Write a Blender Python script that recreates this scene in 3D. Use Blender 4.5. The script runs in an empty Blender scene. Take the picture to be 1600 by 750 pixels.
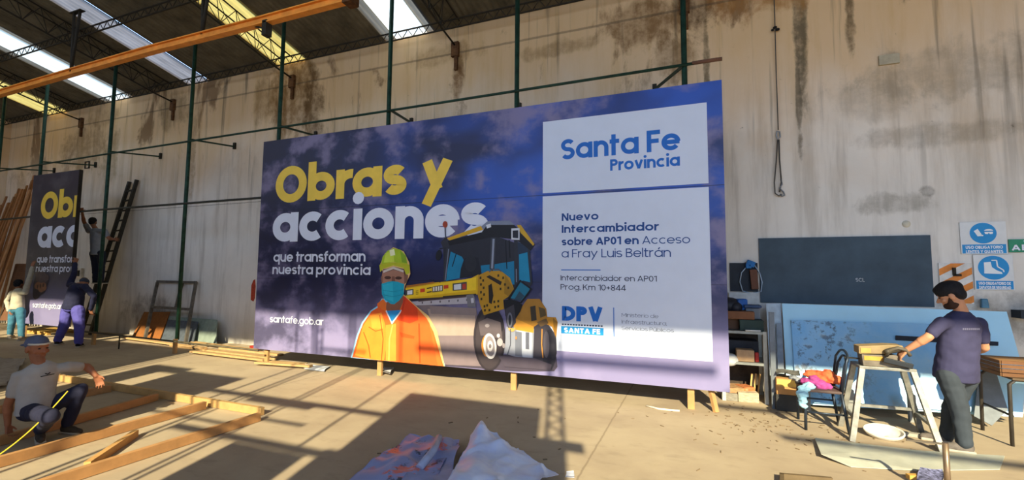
import bpy, bmesh, math, random
from math import sin, cos, pi, sqrt, atan2, radians
from mathutils import Vector, Matrix
random.seed(7)
SC = bpy.context.scene
COL = SC.collection

# ------------------------------------------------------------------ camera, light, exposure
F_PX, YAW, PITCH, ROLL, EYE = 720.84, 0.38041, 0.07603, 0.00841, 1.70
def cam_axes():
    cy, sy = cos(YAW), sin(YAW)
    fw = Vector((-sy*cos(PITCH), cy*cos(PITCH), sin(PITCH)))
    r = Vector((cy, sy, 0)); u = r.cross(fw)
    return r*cos(ROLL)+u*sin(ROLL), -r*sin(ROLL)+u*cos(ROLL), fw
CR, CU, CF = cam_axes()
cam = bpy.data.cameras.new('camera'); cam.sensor_width = 36; cam.lens = 36*F_PX/1600
cam.clip_start = 0.05; cam.clip_end = 300
camo = bpy.data.objects.new('camera', cam); COL.objects.link(camo)
camo.matrix_world = Matrix(((CR.x, CU.x, -CF.x, 0), (CR.y, CU.y, -CF.y, 0), (CR.z, CU.z, -CF.z, EYE), (0, 0, 0, 1)))
SC.camera = camo

SUN_K, SUN_S = 0.58, -0.294          # fall of a sun ray per metre of Y, drift in X per metre of Y
sun = bpy.data.lights.new('sun', 'SUN'); sun.energy = 9.0; sun.angle = radians(0.6); sun.color = (1.0, 0.88, 0.60)
suno = bpy.data.objects.new('sun', sun); COL.objects.link(suno)
suno.rotation_euler = Vector((SUN_S, 1, -SUN_K)).to_track_quat('-Z', 'Y').to_euler()
suno.location = (4, -14, 12)

world = bpy.data.worlds.new('sky'); SC.world = world; world.use_nodes = True
wn = world.node_tree; wn.nodes.clear()
w_out = wn.nodes.new('ShaderNodeOutputWorld'); w_bg = wn.nodes.new('ShaderNodeBackground')
w_tc = wn.nodes.new('ShaderNodeTexCoord'); w_sep = wn.nodes.new('ShaderNodeSeparateXYZ'); w_rp = wn.nodes.new('ShaderNodeValToRGB')
w_rp.color_ramp.elements[0].position = 0.0; w_rp.color_ramp.elements[0].color = (0.68, 0.86, 1.15, 1)
w_rp.color_ramp.elements[1].position = 0.7; w_rp.color_ramp.elements[1].color = (0.34, 0.60, 1.15, 1)
wn.links.new(w_tc.outputs['Generated'], w_sep.inputs[0]); wn.links.new(w_sep.outputs['Z'], w_rp.inputs[0])
wn.links.new(w_rp.outputs[0], w_bg.inputs['Color']); w_bg.inputs['Strength'].default_value = 2.6
wn.links.new(w_bg.outputs[0], w_out.inputs[0])
SC.view_settings.view_transform = 'Standard'; SC.view_settings.look = 'None'
SC.view_settings.exposure = 0.08; SC.view_settings.gamma = 1.0; SC.view_settings.use_curve_mapping = False

# ------------------------------------------------------------------ helpers
D, W = 6.4676, 7.9975               # billboard plane, back wall plane (Y)
ROOF0, RS = 6.758, 0.234            # roof height at the back wall, rise per metre away from it
def roofz(y): return ROOF0 + RS*(W-y)
def ray(x, y): return CF + CR*((x-800)/F_PX) - CU*((y-375)/F_PX)
def at(x, y, Y=D):
    d = ray(x, y); t = Y/d.y; return Vector((0, 0, EYE)) + d*t
def fl(x, y, z=0.0):
    d = ray(x, y); t = (z-EYE)/d.z; return Vector((0, 0, EYE)) + d*t

def lin(h, a=1.0):
    h = h.lstrip('#'); v = [int(h[i:i+2], 16)/255 for i in (0, 2, 4)]
    return tuple((c/12.92 if c <= .04045 else ((c+.055)/1.055)**2.4) for c in v) + (a,)

class NT:
    def __init__(s, name):
        s.m = bpy.data.materials.new(name); s.m.use_nodes = True; s.t = s.m.node_tree
        s.b = s.t.nodes['Principled BSDF']; s.o = s.t.nodes['Material Output']
    def n(s, typ, **kw):
        x = s.t.nodes.new(typ)
        for k, v in kw.items():
            if k.startswith('i_'):
                key = k[2:]; key = int(key) if key.isdigit() else key
                s.set(x.inputs[key], v)
            else: setattr(x, k, v)
        return x
    def set(s, inp, v):
        if hasattr(v, 'is_output'): s.t.links.new(v, inp)
        else: inp.default_value = v
    def coord(s, scale=(1, 1, 1), kind='Object'):
        tc = s.n('ShaderNodeTexCoord'); mp = s.n('ShaderNodeMapping')
        s.set(mp.inputs['Vector'], tc.outputs[kind]); mp.inputs['Scale'].default_value = scale
        return mp.outputs[0]
    def noise(s, vec, scale=5, detail=4, rough=.55, dist=0.0):
        x = s.n('ShaderNodeTexNoise'); s.set(x.inputs['Vector'], vec); x.inputs['Scale'].default_value = scale
        x.inputs['Detail'].default_value = detail; x.inputs['Roughness'].default_value = rough; x.inputs['Distortion'].default_value = dist
        return x.outputs['Fac']
    def ramp(s, fac, stops):
        x = s.n('ShaderNodeValToRGB'); s.set(x.inputs[0], fac); e = x.color_ramp.elements
        while len(e) < len(stops): e.new(.5)
        for k, (p, c) in enumerate(stops):
            e[k].position = p; e[k].color = c if len(c) == 4 else tuple(c)+(1,)
        return x.outputs[0]
    def step(s, val, a, b):
        x = s.n('ShaderNodeMapRange', interpolation_type='SMOOTHSTEP'); s.set(x.inputs[0], val)
        x.inputs[1].default_value = a; x.inputs[2].default_value = b; x.inputs[3].default_value = 0; x.inputs[4].default_value = 1
        return x.outputs[0]
    def math(s, op, a, b=0.0):
        x = s.n('ShaderNodeMath', operation=op); s.set(x.inputs[0], a); s.set(x.inputs[1], b); return x.outputs[0]
    def mix(s, fac, a, b, mode='MIX'):
        x = s.n('ShaderNodeMix', data_type='RGBA', blend_type=mode); s.set(x.inputs[0], fac); s.set(x.inputs[6], a); s.set(x.inputs[7], b)
        return x.outputs[2]
    def bump(s, h, strength=.2, dist=.02):
        x = s.n('ShaderNodeBump'); s.set(x.inputs['Height'], h); x.inputs['Strength'].default_value = strength; x.inputs['Distance'].default_value = dist
        s.set(s.b.inputs['Normal'], x.outputs[0])
    def fin(s, col=None, rough=.7, metal=0.0, spec=.3):
        if col is not None: s.set(s.b.inputs['Base Color'], col)
        s.set(s.b.inputs['Roughness'], rough); s.b.inputs['Metallic'].default_value = metal; s.b.inputs['Specular IOR Level'].default_value = spec
        return s.m

_mc = {}
def M(hexc, rough=.7, metal=0.0, var=.12, scale=9, name=None, stretch=(1, 1, 1), spec=.3):
    """A procedural material: one colour with a little noise in it."""
    k = (hexc, rough, metal, var, scale, stretch, spec)
    if k in _mc: return _mc[k]
    t = NT(name or 'mat_'+hexc.strip('#')); c = lin(hexc)
    f = t.noise(t.coord(stretch), scale, 5)
    lo = tuple(x*(1-var*1.6) for x in c[:3])+(1,); hi = tuple(min(1, x*(1+var*1.4)) for x in c[:3])+(1,)
    _mc[k] = t.fin(t.ramp(f, [(.3, lo), (.7, hi)]), rough, metal, spec)
    return _mc[k]
def wood(hexc, var=.10): return M(hexc, .75, 0, var, 5, None, (1.5, 1.5, 1.5))

class MB:
    """Collects shapes; build() links them as one mesh object."""
    def __init__(s): s.v = []; s.f = []; s.mi = []; s.mats = []; s.cur = 0; s.smooth = False; s.sm = []
    def use(s, m):
        if m not in s.mats: s.mats.append(m)
        s.cur = s.mats.index(m); return s
    def add(s, vs, fs, smooth=False):
        o = len(s.v); s.v += [Vector(p) for p in vs]
        for f in fs: s.f.append([i+o for i in f]); s.mi.append(s.cur); s.sm.append(smooth)
        return s
    def box(s, c, size, M3=None, taper=1.0):
        c = Vector(c); hx, hy, hz = [q/2 for q in size]; vs = []
        for z in (-1, 1):
            k = taper if z > 0 else 1
            for x, y in ((-1, -1), (1, -1), (1, 1), (-1, 1)):
                p = Vector((x*hx*k, y*hy*k, z*hz)); vs.append(c + (M3 @ p if M3 else p))
        return s.add(vs, [(3, 2, 1, 0), (4, 5, 6, 7), (0, 1, 5, 4), (1, 2, 6, 5), (2, 3, 7, 6), (3, 0, 4, 7)])
    def bar(s, a, b, w, h, up=(0, 0, 1)):
        a, b = Vector(a), Vector(b); d = (b-a).normalized(); up = Vector(up)
        if abs(d.dot(up)) > .98: up = Vector((0, 1, 0))
        x = d.cross(up).normalized(); y = x.cross(d)
        vs = [p + x*i*w/2 + y*j*h/2 for p in (a, b) for i, j in ((-1, -1), (1, -1), (1, 1), (-1, 1))]
        return s.add(vs, [(0, 1, 2, 3), (7, 6, 5, 4), (4, 5, 1, 0), (5, 6, 2, 1), (6, 7, 3, 2), (7, 4, 0, 3)])
    def tube(s, pts, r, n=10, closed=False, caps=True):
        pts = [Vector(p) for p in pts]; N = len(pts); rs = r if isinstance(r, (list, tuple)) else [r]*N
        vs = []; prev = None
        for i, p in enumerate(pts):
            if closed: t = pts[(i+1) % N]-pts[i-1]
            else: t = pts[min(i+1, N-1)]-pts[max(i-1, 0)]
            t.normalize()
            if prev is None:
                ref = Vector((0, 0, 1)) if abs(t.z) < .9 else Vector((1, 0, 0)); x = t.cross(ref).normalized()
            else:
                x = prev - t*prev.dot(t); x.normalize()
            prev = x; y = t.cross(x)
            vs += [p + (x*cos(2*pi*k/n)+y*sin(2*pi*k/n))*rs[i] for k in range(n)]
        fs = []
        for i in range(N if closed else N-1):
            j = (i+1) % N
            for k in range(n): fs.append((i*n+k, i*n+(k+1) % n, j*n+(k+1) % n, j*n+k))
        s.add(vs, fs, True)
        if caps and not closed:
            o = len(s.v)-len(vs)
            s.f.append([o+k for k in range(n)][::-1]); s.mi.append(s.cur); s.sm.append(False)
            s.f.append([o+(N-1)*n+k for k in range(n)]); s.mi.append(s.cur); s.sm.append(False)
        return s
    def prism(s, poly, axis_u, axis_v, org, thick, axis_n):
        u, v, nn, o = Vector(axis_u), Vector(axis_v), Vector(axis_n), Vector(org); k = len(poly)
        a = [o+u*p[0]+v*p[1] for p in poly]; b = [p+nn*thick for p in a]
        return s.add(a+b, [list(range(k))[::-1], list(range(k, 2*k))] + [(i, (i+1) % k, k+(i+1) % k, k+i) for i in range(k)])
    def ell(s, c, rad, M3=None, nu=16, nv=10):
        c = Vector(c); vs = []
        for j in range(1, nv):
            th = pi*j/nv
            for i in range(nu):
                p = Vector((rad[0]*sin(th)*cos(2*pi*i/nu), rad[1]*sin(th)*sin(2*pi*i/nu), rad[2]*cos(th))); vs.append(c + (M3 @ p if M3 else p))
        top = Vector((0, 0, rad[2])); vs += [c+(M3 @ top if M3 else top), c-(M3 @ top if M3 else top)]
        fs = [(j*nu+i, (j+1)*nu+i, (j+1)*nu+(i+1) % nu, j*nu+(i+1) % nu) for j in range(nv-2) for i in range(nu)]
        T = (nv-1)*nu
        fs += [(T, i, (i+1) % nu) for i in range(nu)] + [(T+1, (nv-2)*nu+(i+1) % nu, (nv-2)*nu+i) for i in range(nu)]
        return s.add(vs, fs, True)
    def cap(s, a, b, ra, rb, n=12):
        """Closed tapered capsule."""
        a, b = Vector(a), Vector(b); d = b-a; L = d.length
        if L < 1e-6: d = Vector((0, 0, 1)); L = 1e-6
        d = d/L; pts = []; rs = []
        for k in range(1, 5): q = pi/2*k/5; pts.append(a - d*ra*cos(q)); rs.append(ra*sin(q))
        pts.append(a); rs.append(ra); pts.append(b); rs.append(rb)
        for k in range(1, 5): q = pi/2*k/5; pts.append(b + d*rb*sin(q)); rs.append(rb*cos(q))
        return s.tube(pts, rs, n)
    def build(s, name, mat=None, parent=None, loc=None, bevel=0, xf=None):
        me = bpy.data.meshes.new(name); loc = Vector(loc) if loc is not None else None
        vs = s.v
        if xf is not None: vs = [xf @ p for p in vs]
        elif loc is not None: vs = [p-loc for p in vs]
        me.from_pydata([tuple(p) for p in vs], [], s.f)
        for m in (s.mats or [mat]): me.materials.append(m)
        if s.mats: me.polygons.foreach_set('material_index', s.mi)
        me.polygons.foreach_set('use_smooth', s.sm); me.update()
        o = bpy.data.objects.new(name, me); COL.objects.link(o)
        if parent is not None: o.parent = parent
        if loc is not None and parent is None: o.location = loc
        if bevel:
            b = o.modifiers.new('bevel', 'BEVEL'); b.width = bevel; b.segments = 2; b.limit_method = 'ANGLE'
        return o

def tag(o, label=None, cat=None, group=None, kind=None):
    for k, v in (('label', label), ('category', cat), ('group', group), ('kind', kind)):
        if v: o[k] = v
    return o
def empty(name, loc, label, cat, group=None):
    o = bpy.data.objects.new(name, None); COL.objects.link(o); o.location = loc; o.empty_display_size = .1
    return tag(o, label, cat, group)
def part(mb, name, mat, root, bevel=0, label=None):
    """Child mesh; the shapes were collected in world coordinates, the root is not rotated."""
    base = Vector(root.location)
    r = root.parent
    while r is not None: base = base + Vector(r.location); r = r.parent
    o = mb.build(name, mat, root, base, bevel)
    if label: o['label'] = label
    return o
def one(mb, name, mat, label, cat, group=None, bevel=0, loc=None):
    if loc is None:
        loc = Vector((sum(p.x for p in mb.v)/len(mb.v), sum(p.y for p in mb.v)/len(mb.v), min(p.z for p in mb.v)))
    return tag(mb.build(name, mat, None, loc, bevel), label, cat, group)
def struct(mb, name, mat, bevel=0): return tag(mb.build(name, mat, None, None, bevel), kind='structure')
def lerp(a, b, t): return Vector(a)*(1-t)+Vector(b)*t
def rotz(a): return Matrix.Rotation(a, 3, 'Z')

# ------------------------------------------------------------------ the shed
XL, XR, YF = -21.7, 12.0, -6.0
# water and rust stains on the plaster: x, z, half width, half height, colour, strength
STAINS = [(-8.9, 6.0, .75, 1.3, '#7a5a32', .8), (-8.2, 5.5, .32, 1.0, '#5c4223', .8), (-9.8, 5.9, .35, .7, '#86683c', .6), (-13.2, 6.1, .7, .55, '#77623f', .6), (-12.3, 4.8, .12, 1.7, '#8a6f4a', .6), (-17.3, 5.4, 1.3, .8, '#7d6440', .6),
          (-15.9, 4.9, .5, .9, '#8a744c', .5), (-8.3, 4.3, .16, 1.0, '#7d6440', .6), (-.75, 6.1, .75, .55, '#71502a', .8), (-.3, 5.4, .4, .45, '#7a5c36', .7), (.15, 6.35, .28, .75, '#4a3218', .85), (.75, 6.3, .6, .45, '#8d6130', .8),
          (.22, 5.2, .05, 1.1, '#5d5138', .8), (1.55, 5.6, .10, 1.2, '#4b4535', .8), (1.5, 4.5, .04, .9, '#5a5242', .7), (2.2, 5.7, .07, .8, '#55452c', .8), (1.25, 6.2, .6, .35, '#a2733a', .7), (3.4, 6.4, .5, .35, '#8a6236', .7), (4.3, 6.2, .3, .7, '#4a4030', .7),
          (3.3, 4.6, 1.3, .45, '#8b7f6c', .45), (2.4, 4.3, .7, .35, '#948875', .4), (3.1, 3.7, 1.2, .18, '#8b7f6c', .45), (-4.4, 5.7, .12, .5, '#6d4a26', .8), (-4.7, 6.2, .9, .25, '#937344', .5), (-2.2, 5.9, .9, .16, '#7d6136', .5), (4.6, 4.6, .3, 1.2, '#8b7f6c', .5),
          (2.6, 2.75, .5, .16, '#77705f', .5), (3.0, 2.9, .09, .08, '#4a4336', .6), (3.9, 1.2, .9, .35, '#5e5444', .6), (-13.5, .6, 1.3, .5, '#55493b', .6), (-16.5, 6.3, .9, .3, '#8d7048', .5)]
def wall_material():
    t = NT('stained_concrete'); v = t.coord((1, 1, 1)); tc = t.n('ShaderNodeTexCoord'); sp = t.n('ShaderNodeSeparateXYZ'); t.set(sp.inputs[0], tc.outputs['Object'])
    z = sp.outputs['Z']
    n1 = t.noise(v, .55, 6, .6, .4); n2 = t.noise(t.coord((1.6, 1.6, .16)), 2.2, 6, .62); n3 = t.noise(v, 6, 7, .65); n4 = t.noise(t.coord((.8, .8, .5)), .75, 7, .62, .6)
    base = t.ramp(n1, [(.3, lin('#d2cdc4')), (.7, lin('#ebe7df'))])
    base = t.mix(t.math('MULTIPLY', t.step(n2, .44, .72), .5), base, lin('#968d7e'))
    zz = t.math('ADD', z, t.math('MULTIPLY', t.math('SUBTRACT', n4, .5), 3.2))
    base = t.mix(t.math('MULTIPLY', t.step(zz, 2.4, 6.0), .74), base, lin('#d2a561'))
    st = t.math('MULTIPLY', t.step(t.noise(t.coord((1, 1, .45)), .62, 8, .66, .5), .55, .62), t.step(z, 3.7, 5.9))
    base = t.mix(t.math('MULTIPLY', st, .74), base, lin('#5e3f1e'))
    sx = sp.outputs['X']; nz = t.math('MULTIPLY', t.math('SUBTRACT', t.noise(t.coord((1.5, 1.5, .9)), 1.5, 7, .68, .4), .5), 2.6)
    brk = t.math('ADD', .45, t.math('MULTIPLY', t.step(t.math('ADD', t.math('MULTIPLY', n3, .6), t.math('MULTIPLY', n2, .5)), .42, .64), .6))
    for x0, z0, rx, rz, col, k in STAINS:
        a = t.math('DIVIDE', t.math('SUBTRACT', sx, x0), rx); c = t.math('DIVIDE', t.math('SUBTRACT', z, z0), rz)
        d = t.math('SQRT', t.math('ADD', t.math('MULTIPLY', a, a), t.math('MULTIPLY', c, c)))
        m = t.step(t.math('ADD', t.math('SUBTRACT', 1.0, d), nz), -.15, .45)
        base = t.mix(t.math('MULTIPLY', m, t.math('MULTIPLY', brk, k)), base, lin(col))
    drip = t.math('MULTIPLY', t.step(t.noise(t.coord((3.2, 3.2, .12)), 1.6, 5, .6), .56, .70), t.step(z, 1.5, 5.5))
    base = t.mix(t.math('MULTIPLY', drip, .6), base, lin('#4a4336'))
    low = t.math('SUBTRACT', 1.0, t.step(t.math('ADD', z, t.math('MULTIPLY', n1, .8)), .5, 1.5))
    base = t.mix(t.math('MULTIPLY', low, .45), base, lin('#7d7362'))
    blot = t.step(n3, .68, .74)
    base = t.mix(t.math('MULTIPLY', blot, .5), base, lin('#55503f'))
    left = t.math('SUBTRACT', 1.0, t.step(sp.outputs['X'], -7.8, -7.0))
    for z0, wd, k in ((3.42, .012, t.math('MULTIPLY', left, .6)), (6.2, .03, .5)):
        dz = t.math('ABSOLUTE', t.math('SUBTRACT', t.math('ADD', z, t.math('MULTIPLY', t.math('SUBTRACT', n3, .5), .03)), z0))
        base = t.mix(t.math('MULTIPLY', t.math('SUBTRACT', 1.0, t.step(dz, wd*.4, wd)), k), base, lin('#4a4235'))
    t.bump(t.math('ADD', n3, n2), .25, .01)
    return t.fin(base, .92)
WALL = wall_material()
def floor_material():
    t = NT('dusty_concrete_floor'); v = t.coord(); n1 = t.noise(v, .8, 7, .6, .3); n2 = t.noise(v, 14, 6, .7); n3 = t.noise(t.coord((1, 2.2, 1)), 3, 6, .65)
    c = t.ramp(n1, [(.3, lin('#a4927a')), (.7, lin('#bcab8e'))])
    c = t.mix(t.math('MULTIPLY', t.step(n3, .5, .75), .35), c, lin('#8a7a66'))
    c = t.mix(t.math('MULTIPLY', t.step(n2, .66, .72), .4), c, lin('#675a49'))
    sp = t.n('ShaderNodeSeparateXYZ'); t.set(sp.inputs[0], t.coord())
    for x0 in (-.95, -5.9, 3.9):
        dx = t.math('ABSOLUTE', t.math('SUBTRACT', t.math('ADD', sp.outputs['X'], t.math('MULTIPLY', n3, .03)), x0))
        c = t.mix(t.math('MULTIPLY', t.math('SUBTRACT', 1.0, t.step(dx, .004, .014)), .45), c, lin('#6b5a43'))
    t.bump(t.math('ADD', n2, n3), .2, .006)
    return t.fin(c, .9)
b = MB(); b.box(((XL+XR)/2, (W+YF)/2+.1, -.06), (XR-XL+.6, W-YF+.4, .12)); struct(b, 'floor', floor_material())
b = MB(); b.box((-4, YF-25.1, -.09), (120, 50, .12)); struct(b, 'ground', M('#a89a84', .95, 0, .15, 2))
b = MB(); b.box(((XL+XR)/2, W+.1, 3.41), (XR-XL, .2, 6.82)); struct(b, 'wall_back', WALL)
b = MB(); b.prism([(W, 0), (W, ROOF0), (YF, roofz(YF)), (YF, 0)], (0, 1, 0), (0, 0, 1), (XL-.2, 0, 0), .2, (1, 0, 0)); struct(b, 'wall_left', WALL)
b = MB(); b.prism([(W, 0), (W, ROOF0), (YF, roofz(YF)), (YF, 0)], (0, 1, 0), (0, 0, 1), (XR, 0, 0), .2, (1, 0, 0)); struct(b, 'wall_right', WALL)
LINT = SUN_K*(8.19-YF)
b = MB(); b.box(((XL+XR)/2, YF, (LINT+roofz(YF))/2), (XR-XL, .2, roofz(YF)-LINT)); struct(b, 'wall_front', WALL)

# corrugated roof, cut into bays between the roof lights
ROOFM = NT('old_roof_sheets'); _v = ROOFM.coord(); _n = ROOFM.noise(_v, 2.5, 6, .65)
ROOFM = ROOFM.fin(ROOFM.ramp(_n, [(.3, lin('#4a4436')), (.75, lin('#756c58'))]), .85)
def corrugated(x0, x1, dz=0.0, pitch=.13, amp=.018, y0=W, y1=YF):
    b = MB(); n = max(2, int((x1-x0)/pitch*4)); ys = [y0, (y0+y1)/2, y1]; vs = []; fs = []
    for y in ys:
        for i in range(n+1):
            x = x0+(x1-x0)*i/n; vs.append((x, y, roofz(y)+dz+amp*cos(2*pi*(x-x0)/pitch)))
    for r in range(len(ys)-1):
        for i in range(n): a = r*(n+1)+i; fs.append((a, a+1, a+n+2, a+n+1))
    return b.add(vs, fs, True)
LIGHTS = [(-19.35, -18.35, 'y'), (-16.26, -15.03, 'w'), (-12.56, -11.86, 'g'), (-9.32, -8.48, 'y'), (-6.14, -4.98, 'w')]
x = XL-.3; k = 0; spans = []
for a, c, _ in LIGHTS: spans.append((x, a)); x = c
spans.append((x, XR+.3))
b = MB()
for a, c in spans:
    q = corrugated(a, c); b.add(q.v, q.f, True)
struct(b, 'ceiling', ROOFM)
def translucent(name, hexc, dirt):
    t = NT(name); n = t.noise(t.coord((3, .6, 1)), 2, 5, .6); c = t.ramp(n, [(.3, lin(dirt)), (.62, lin(hexc))])
    tr = t.n('ShaderNodeBsdfTranslucent'); t.set(tr.inputs['Color'], c); t.fin(c, .6)
    mx = t.n('ShaderNodeMixShader'); mx.inputs[0].default_value = .9
    t.t.links.new(t.b.outputs[0], mx.inputs[1]); t.t.links.new(tr.outputs[0], mx.inputs[2]); t.t.links.new(mx.outputs[0], t.o.inputs[0])
    return t.m
TRW = translucent('white_roof_light', '#e6dcc0', '#d2c8ac'); TRY = translucent('yellow_roof_light', '#d4ae58', '#b08c40')
TRG = translucent('grey_roof_light', '#8a7d70', '#6d6257'); TRB = translucent('brown_roof_light', '#6f6350', '#574c3c')
LAB = ['yellow translucent roof sheet furthest left, over the timber stack', 'bright white roof sheet with brown borders above the ladder',
       'dirty grey ribbed translucent roof sheet left of the orange beam hanger', 'yellow translucent roof sheet crossed by a lattice girder',
       'bright white roof sheet with brown borders above the big billboard']
for (a, c, kd), lab in zip(LIGHTS, LAB):
    if kd == 'w':
        r = empty('skylight', ((a+c)/2, W, ROOF0), lab, 'skylight')
        part(corrugated(a+.20, c-.12, -.012), 'clear_sheet', TRW, r)
        q = corrugated(a-.08, a+.24, -.006); q2 = corrugated(c-.16, c+.08, -.006); q.add(q2.v, q2.f, True); part(q, 'border_sheet', TRB, r, label='brown dirty border sheet')
    else:
        one(corrugated(a-.08, c+.08, -.024), 'skylight', TRY if kd == 'y' else TRG, lab, 'skylight')

# lattice girders across the shed, lattice purlins along it
IRON = M('#2e2a22', .7, .2, .2); RUST = M('#5a3c22', .9, 0, .3, 14)
for x0, lab in ((-17.5, 'dark lattice roof girder furthest left near the end wall'), (-13.2, 'dark lattice roof girder second from the left end wall'),
                (-8.87, 'dark lattice roof girder crossing the yellow roof sheet'), (-4.46, 'dark lattice roof girder right of the white roof sheet over the billboard'),
                (-.1, 'dark lattice roof girder landing on the wall above the billboard post furthest right'), (4.3, 'dark lattice roof girder outside the frame at right')):
    r = empty('roof_girder', (x0, W-.1, 6.3), lab, 'roof girder')
    ys = [7.6-.42*i for i in range(32)]; b = MB()
    for sx in (-.17, .17): b.tube([(x0+sx, 7.8, roofz(7.8)-.06), (x0+sx, YF+.2, roofz(YF+.2)-.06)], .016, 6)
    part(b, 'top_chord', IRON, r)
    b = MB(); b.tube([(x0, 7.95, 6.34), (x0, 7.5, roofz(7.5)-.46), (x0, YF+.2, roofz(YF+.2)-.46)], .02, 6); part(b, 'bottom_chord', IRON, r)
    b = MB()
    for i, y in enumerate(ys[:-1]):
        lo = (x0, y-.21, roofz(y-.21)-.46)
        for sx in (-.17, .17):
            b.tube([(x0+sx, y, roofz(y)-.06), lo], .008, 5, caps=False); b.tube([lo, (x0+sx, y-.42, roofz(y-.42)-.06)], .008, 5, caps=False)
        b.tube([(x0-.17, y, roofz(y)-.06), (x0+.17, y-.42, roofz(y-.42)-.06)], .007, 5, caps=False)
    part(b, 'lattice', IRON, r)
    b = MB(); b.box((x0, W-.035, 6.26), (.16, .07, .3)); b.box((x0+.02, W-.03, 6.0), (.07, .05, .34)); part(b, 'wall_bracket', RUST, r, label='rusty wall bracket')
for y0, lab in ((7.72, 'dark lattice purlin tight against the stained wall top'), (5.75, 'dark lattice purlin crossing the white and grey roof sheets'),
                (3.75, 'dark lattice purlin in the roof nearest the camera side')):
    b = MB(); n = int((XR-XL)/.26); zt = roofz(y0)-.075; zb = zt-.17
    b.bar((XL, y0, zt), (XR, y0, zt), .03, .02); b.bar((XL, y0, zb), (XR, y0, zb), .03, .02)
    for i in range(n):
        xa = XL+.26*i; b.bar((xa, y0, zb), (xa+.13, y0, zt), .012, .012); b.bar((xa+.13, y0, zt), (xa+.26, y0, zb), .012, .012)
    one(b, 'lattice_purlin', IRON, lab, 'purlin')

# orange beam and hangers
BY = 5.4
r = empty('orange_beam', (-9, BY, 5.9), 'long orange painted steel beam hung under the roof', 'beam')
A = at(0, 145, BY); pts = [at(0, 146, BY), at(120, 111, BY), at(240, 77, BY), at(400, 36, BY), at(545, -3, BY)]
pts = [at(-160, 188, BY)]+pts; OR = M('#f39a3c', .5, 0, .12, 5)
b = MB(); h = .12
for i in range(len(pts)-1):
    p, q = pts[i], pts[i+1]
    b.bar(p+Vector((0, 0, h/2)), q+Vector((0, 0, h/2)), .12, .02); b.bar(p-Vector((0, 0, h/2)), q-Vector((0, 0, h/2)), .12, .02); b.bar(p, q, .03, h)
part(b, 'flanged_girder', OR, r)
for px_, py_ in ((111, 112), (316, 54)):
    p = at(px_, py_, BY); b = MB()
    b.tube([p, (p.x-.06, BY, roofz(BY)-.05)], .03, 8); b.tube([p, (p.x+.16, BY, roofz(BY)-.05)], .03, 8); b.box(p+Vector((.05, 0, roofz(BY)-.06-p.z)), (.4, .1, .02))
    part(b, 'hanger', IRON, r, label='dark hanger')
p = at(548, -4, BY); b = MB(); b.box(p, (.16, .2, .24)); part(b, 'end_plate', RUST, r)
b = MB(); p = at(417, 45, BY); b.box(p, (.1, .12, .26)); b.tube([p+Vector((-.3, 0, .1)), p], .015, 6); part(b, 'clamp', IRON, r)

# unseen boards, posts and rails added and shaped to cast the floor shadows
YC = -1.5
def cst(b, u0, u1, s0, s1, th=.04, y=YC):
    xa, xb = u0+SUN_S*y, u1+SUN_S*y
    b.box(((xa+xb)/2, y, SUN_K*((s0+s1)/2-y)), (xb-xa, th, SUN_K*(s1-s0)))
b = MB(); lo = YC+.3
for u0, u1, s0, s1 in ((-2.16, -.19, lo, 5.76), (-.21, .06, lo, 4.6), (-.2, .29, 4.5, 4.74), (-2.3, -2.15, lo, 3.63), (-3.36, -2.43, lo, 3.4), (-6.62, -5.2, lo, 5.46),
                       (-7.06, -6.62, 5.25, 5.62), (-7.06, -6.6, lo, 4.4), (-7.65, -7.05, lo, 5.62), (-12.5, -8.1, lo, 7.05), (-22, -12.5, lo, 6.3)):
    cst(b, u0, u1, s0, s1)
for u, w_ in ((-3.67, .03), (-3.58, .03), (-4.50, .04), (-4.40, .03), (-4.88, .035), (-2.62, .03), (-8.0, .04), (-7.85, .03)): cst(b, u-w_/2, u+w_/2, lo, 9.0)
cst(b, -5.25, -2.15, 4.68, 4.82); cst(b, -4.32, -3.2, 4.55, 4.75); cst(b, -4.4, -2.28, 3.45, 3.58); cst(b, -3.55, -2.92, 4.04, 4.10); cst(b, -5.2, -3.6, 3.75, 3.8)
struct(b, 'caster_boards_front', M('#6a6258', .8))
b = MB()
for u in (-.10, .085): cst(b, u-.02, u+.02, lo, 8.0)
for i in range(22):
    s = 3.0+.22*i; z0, z1 = SUN_K*(s-YC), SUN_K*(s+.22-YC); xa, xb = -.1+SUN_S*YC, .085+SUN_S*YC
    if i % 2: xa, xb = xb, xa
    b.bar((xa, YC, z0), (xb, YC, z1), .022, .022)
for u in (-4.43, -4.28): cst(b, u-.015, u+.015, 6.3, 7.75)
for s in (6.9, 7.25, 7.6): cst(b, -4.44, -4.27, s, s+.05)
cst(b, -4.4, -3.3, 7.05, 7.11)
struct(b, 'caster_lattice_front', M('#4a463e', .8))  # unseen lattice and bars, shaped from the shadows they cast
b = MB(); y2 = -4.0
cst(b, -2.3, 2.1, 7.24, 7.40, .08, y2); cst(b, 2.5, 6.5, 5.70, 5.86, .06, y2); cst(b, 2.2, 3.1, 6.74, 6.9, .06, y2)
struct(b, 'caster_bars_front', M('#4a463e', .8))  # unseen bars added to lay soft shadow bands on billboard and floor

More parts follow.
